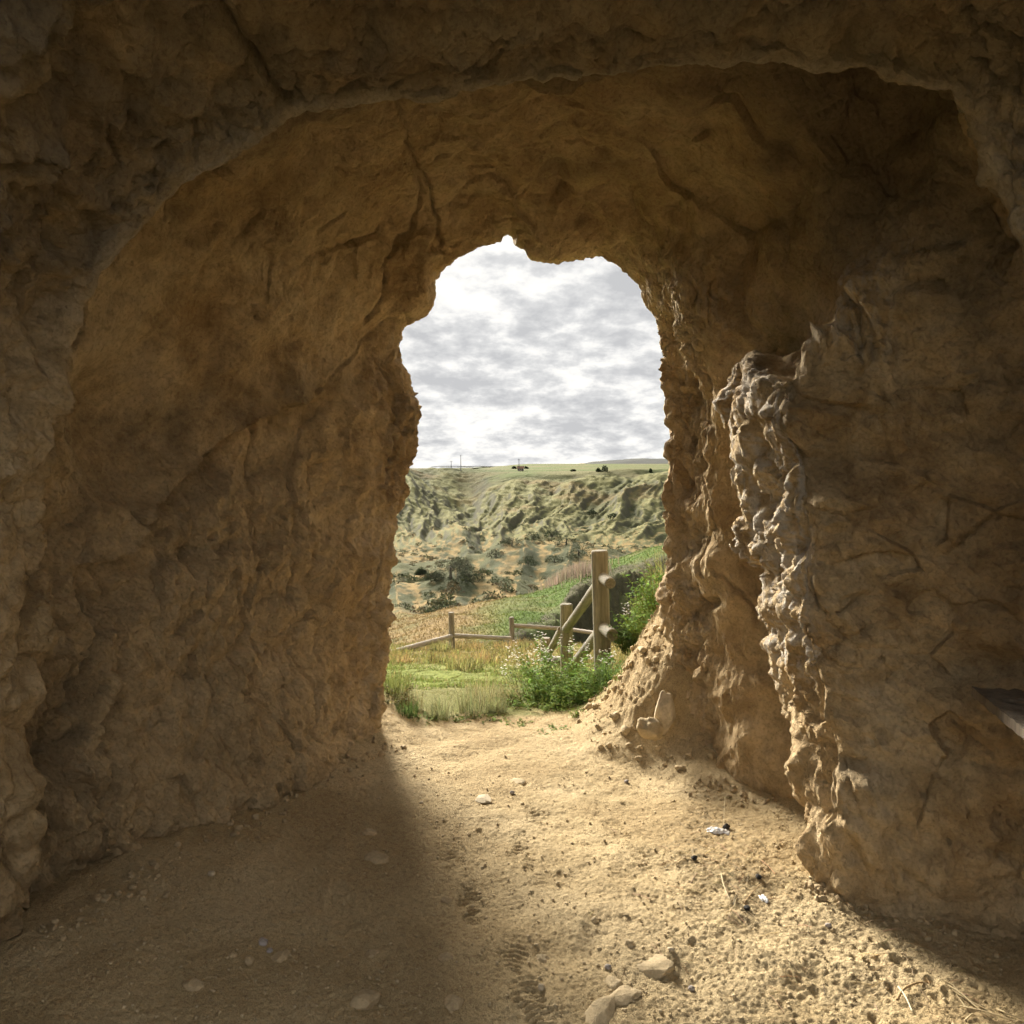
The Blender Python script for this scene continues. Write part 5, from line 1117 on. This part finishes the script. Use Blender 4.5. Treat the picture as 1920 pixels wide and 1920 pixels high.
def terrace_cover(n=26000):
    rs = np.random.RandomState(16); y = rs.uniform(34, 95, n*3); x = rs.uniform(-0.19, 0.24, n*3)*y
    z, q = terrain_h(x[None], y[None]); d = (y-q['ye'][0]); m = (d > -6.5) & (d < 45) & ((d > 0.5) | (rs.uniform(size=len(x)) < 0.55)); x, y, z, d = x[m][:n], y[m][:n], z[0][m][:n], d[m][:n]; n = len(x)
    P0 = np.stack([x, y, z], -1); n2 = fbm(P0, 1/6.0, 4, 0.6, 15.0); right = sstep(-4.5, 0.5, x-0.06*(y-45)+1.2*n2)
    c = cmix(np.ones((n, 3))*np.array([0.26, 0.19, 0.085]), cmix(np.ones((n, 3))*np.array([0.115, 0.17, 0.04]), np.ones((n, 3))*np.array([0.19, 0.20, 0.075]), sstep(-0.1, 0.5, n2)), right)*(1+0.2*rs.normal(size=(n, 1)))
    c = cmix(c, np.ones((n, 3))*np.array([0.115, 0.135, 0.055]), sstep(0.8, -0.2, d)*sstep(-4.0, -1.5, x))
    V, F, cc = blades(P0-np.array([0, 0, 0.02]), 0.13*rs.uniform(0.5, 1.5, n), 0.06*rs.uniform(0.6, 1.4, n), rs.uniform(0.2, 0.9, n), rs.uniform(0, 6.28, n), np.clip(c*0.75, 0.01, 0.5))
    o = np_mesh('terrace_grass', V, F, GRASS, False, {'albedo': cc}); tag(o, 'rank green herbs and ochre grass on the terrace below the meadow', 'grass', None, 'stuff')
terrace_cover()
def reeds(n=1500):
    rs = np.random.RandomState(17); x0, y0, _ = far_hit(1040, 1092, 60); x1, y1, _ = far_hit(1112, 1072, 60); t = rs.uniform(0, 1, n)
    x = x0+(x1-x0)*t+rs.normal(size=n)*0.8; y = y0+(y1-y0)*t+rs.normal(size=n)*2.0; z, _ = terrain_h(x[None], y[None])
    V, F, cc = blades(np.stack([x, y, z[0]-0.1], -1), rs.uniform(0.6, 1.2, n), np.full(n, 0.05), rs.uniform(0.02, 0.2, n), rs.uniform(0, 6.28, n), cvar(rs, (0.24, 0.19, 0.14), n, 0.2))
    o = np_mesh('reed_bed', V, F, GRASS, False, {'albedo': cc}); tag(o, 'band of dry mauve reeds behind the terrace', 'reeds', None, 'stuff')
reeds()
MET = new_mat('mast_metal', 0.6, 0.3); MET[2].inputs['Base Color'].default_value = (0.10, 0.10, 0.11, 1); MET = MET[0]
def mast(label, px, py_top, py_base, Y, arms):
    b = at(px, py_base, Y); zb = th(b.x, Y); top = at(px, py_top, Y).z; o = empty('utility_mast', (b.x, Y, zb)); tag(o, label, 'mast', 'masts on the skyline')
    V, F = tubes([np.array([[0, 0, -1.0], [0, 0, (top-zb)*0.5], [0, 0, top-zb]])], [(0.4, 0.2)], 6); np_mesh('pole', V, F, MET, True, None, o)
    for k in range(arms):
        zz_ = (top-zb)*(0.94-0.12*k); V, F = tubes([np.array([[-1.3, 0, zz_], [0, 0, zz_], [1.3, 0, zz_]])], [(0.13, 0.13)], 5); np_mesh('crossarm', V, F, MET, True, None, o)
mast('tallest thin mast on the skyline, left of centre', 864, 853, 876, 720, 1); mast('thin mast on the skyline beside the small house', 973, 860, 876, 740, 2); mast('faint short mast on the skyline near the left jamb', 846, 864, 876, 730, 1)
# farmhouse on the skyline
def house(px, Y, w, d, h, label):
    x = at(px, 875, Y).x; z = th(x, Y); o = empty('farmhouse', (x, Y, z)); tag(o, label, 'house')
    wm, wnt, wb = new_mat('farm_wall', 0.9, 0.2); wb.inputs['Base Color'].default_value = (0.42, 0.36, 0.29, 1); rm, _, rb = new_mat('farm_roof', 0.9, 0.2); rb.inputs['Base Color'].default_value = (0.24, 0.14, 0.09, 1)
    gm, _, gb = new_mat('farm_window', 0.2, 0.5); gb.inputs['Base Color'].default_value = (0.03, 0.03, 0.035, 1)
    def box(n, a, b, mt, par):
        V = [(x_, y_, z_) for x_ in (a[0], b[0]) for y_ in (a[1], b[1]) for z_ in (a[2], b[2])]; F = [(0, 1, 3, 2), (4, 6, 7, 5), (0, 4, 5, 1), (2, 3, 7, 6), (0, 2, 6, 4), (1, 5, 7, 3)]
        me = bpy.data.meshes.new(n); me.from_pydata(V, [], F); me.materials.append(mt); q = bpy.data.objects.new(n, me); COL.objects.link(q); q.parent = par; return q
    box('wall', (-w/2, -d/2, -1), (w/2, d/2, h), wm, o)
    me = bpy.data.meshes.new('roof'); e = 0.4; me.from_pydata([(-w/2-e, -d/2-e, h+.02), (w/2+e, -d/2-e, h+.02), (w/2+e, d/2+e, h+.02), (-w/2-e, d/2+e, h+.02), (-w/2-e, 0, h+2.2), (w/2+e, 0, h+2.2)], [], [(0, 1, 5, 4), (2, 3, 4, 5), (0, 4, 3), (1, 2, 5), (0, 3, 2, 1)])
    me.materials.append(rm); q = bpy.data.objects.new('roof', me); COL.objects.link(q); q.parent = o
    for k in range(3): box('window', (-w/2+w*(k+.5)/3-.6, -d/2-.05, h*.4), (-w/2+w*(k+.5)/3+.6, -d/2-.003, h*.75), gm, o)
    box('door', (-.6+w*.33, -d/2-.06, -.5), (.6+w*.33, -d/2-.004, 1.2), gm, o)
house(976, 745, 6, 4.5, 2.4, 'small farmhouse on the skyline between two trees')
# dark wooded hill behind the plateau
def far_hill():
    n, m = 160, 24; X = np.linspace(-400, 2200, n)[:, None]+np.zeros(m); T = np.linspace(0, 1, m)[None]+np.zeros((n, 1)); Y = 3800+900*T
    H = np.interp(X, [-400, 150, 350, 520, 700, 1000, 1500, 2200], [0, 0, 14, 34, 42, 36, 48, 30])+5*fbm(np.stack([X, Y, 0*X], -1), 1/120.0, 4, 0.6, 3.0); z = 8+H*np.sin(T*math.pi)-6
    o = np_mesh('far_hill', np.stack([X, Y, z], -1).reshape(-1, 3), grid_faces(n, m), LAND, True, {'albedo': np.tile((0.085, 0.088, 0.082), (n*m, 1))}); tag(o, 'low dark wooded hill on the right of the skyline', None, None, 'structure')
far_hill()
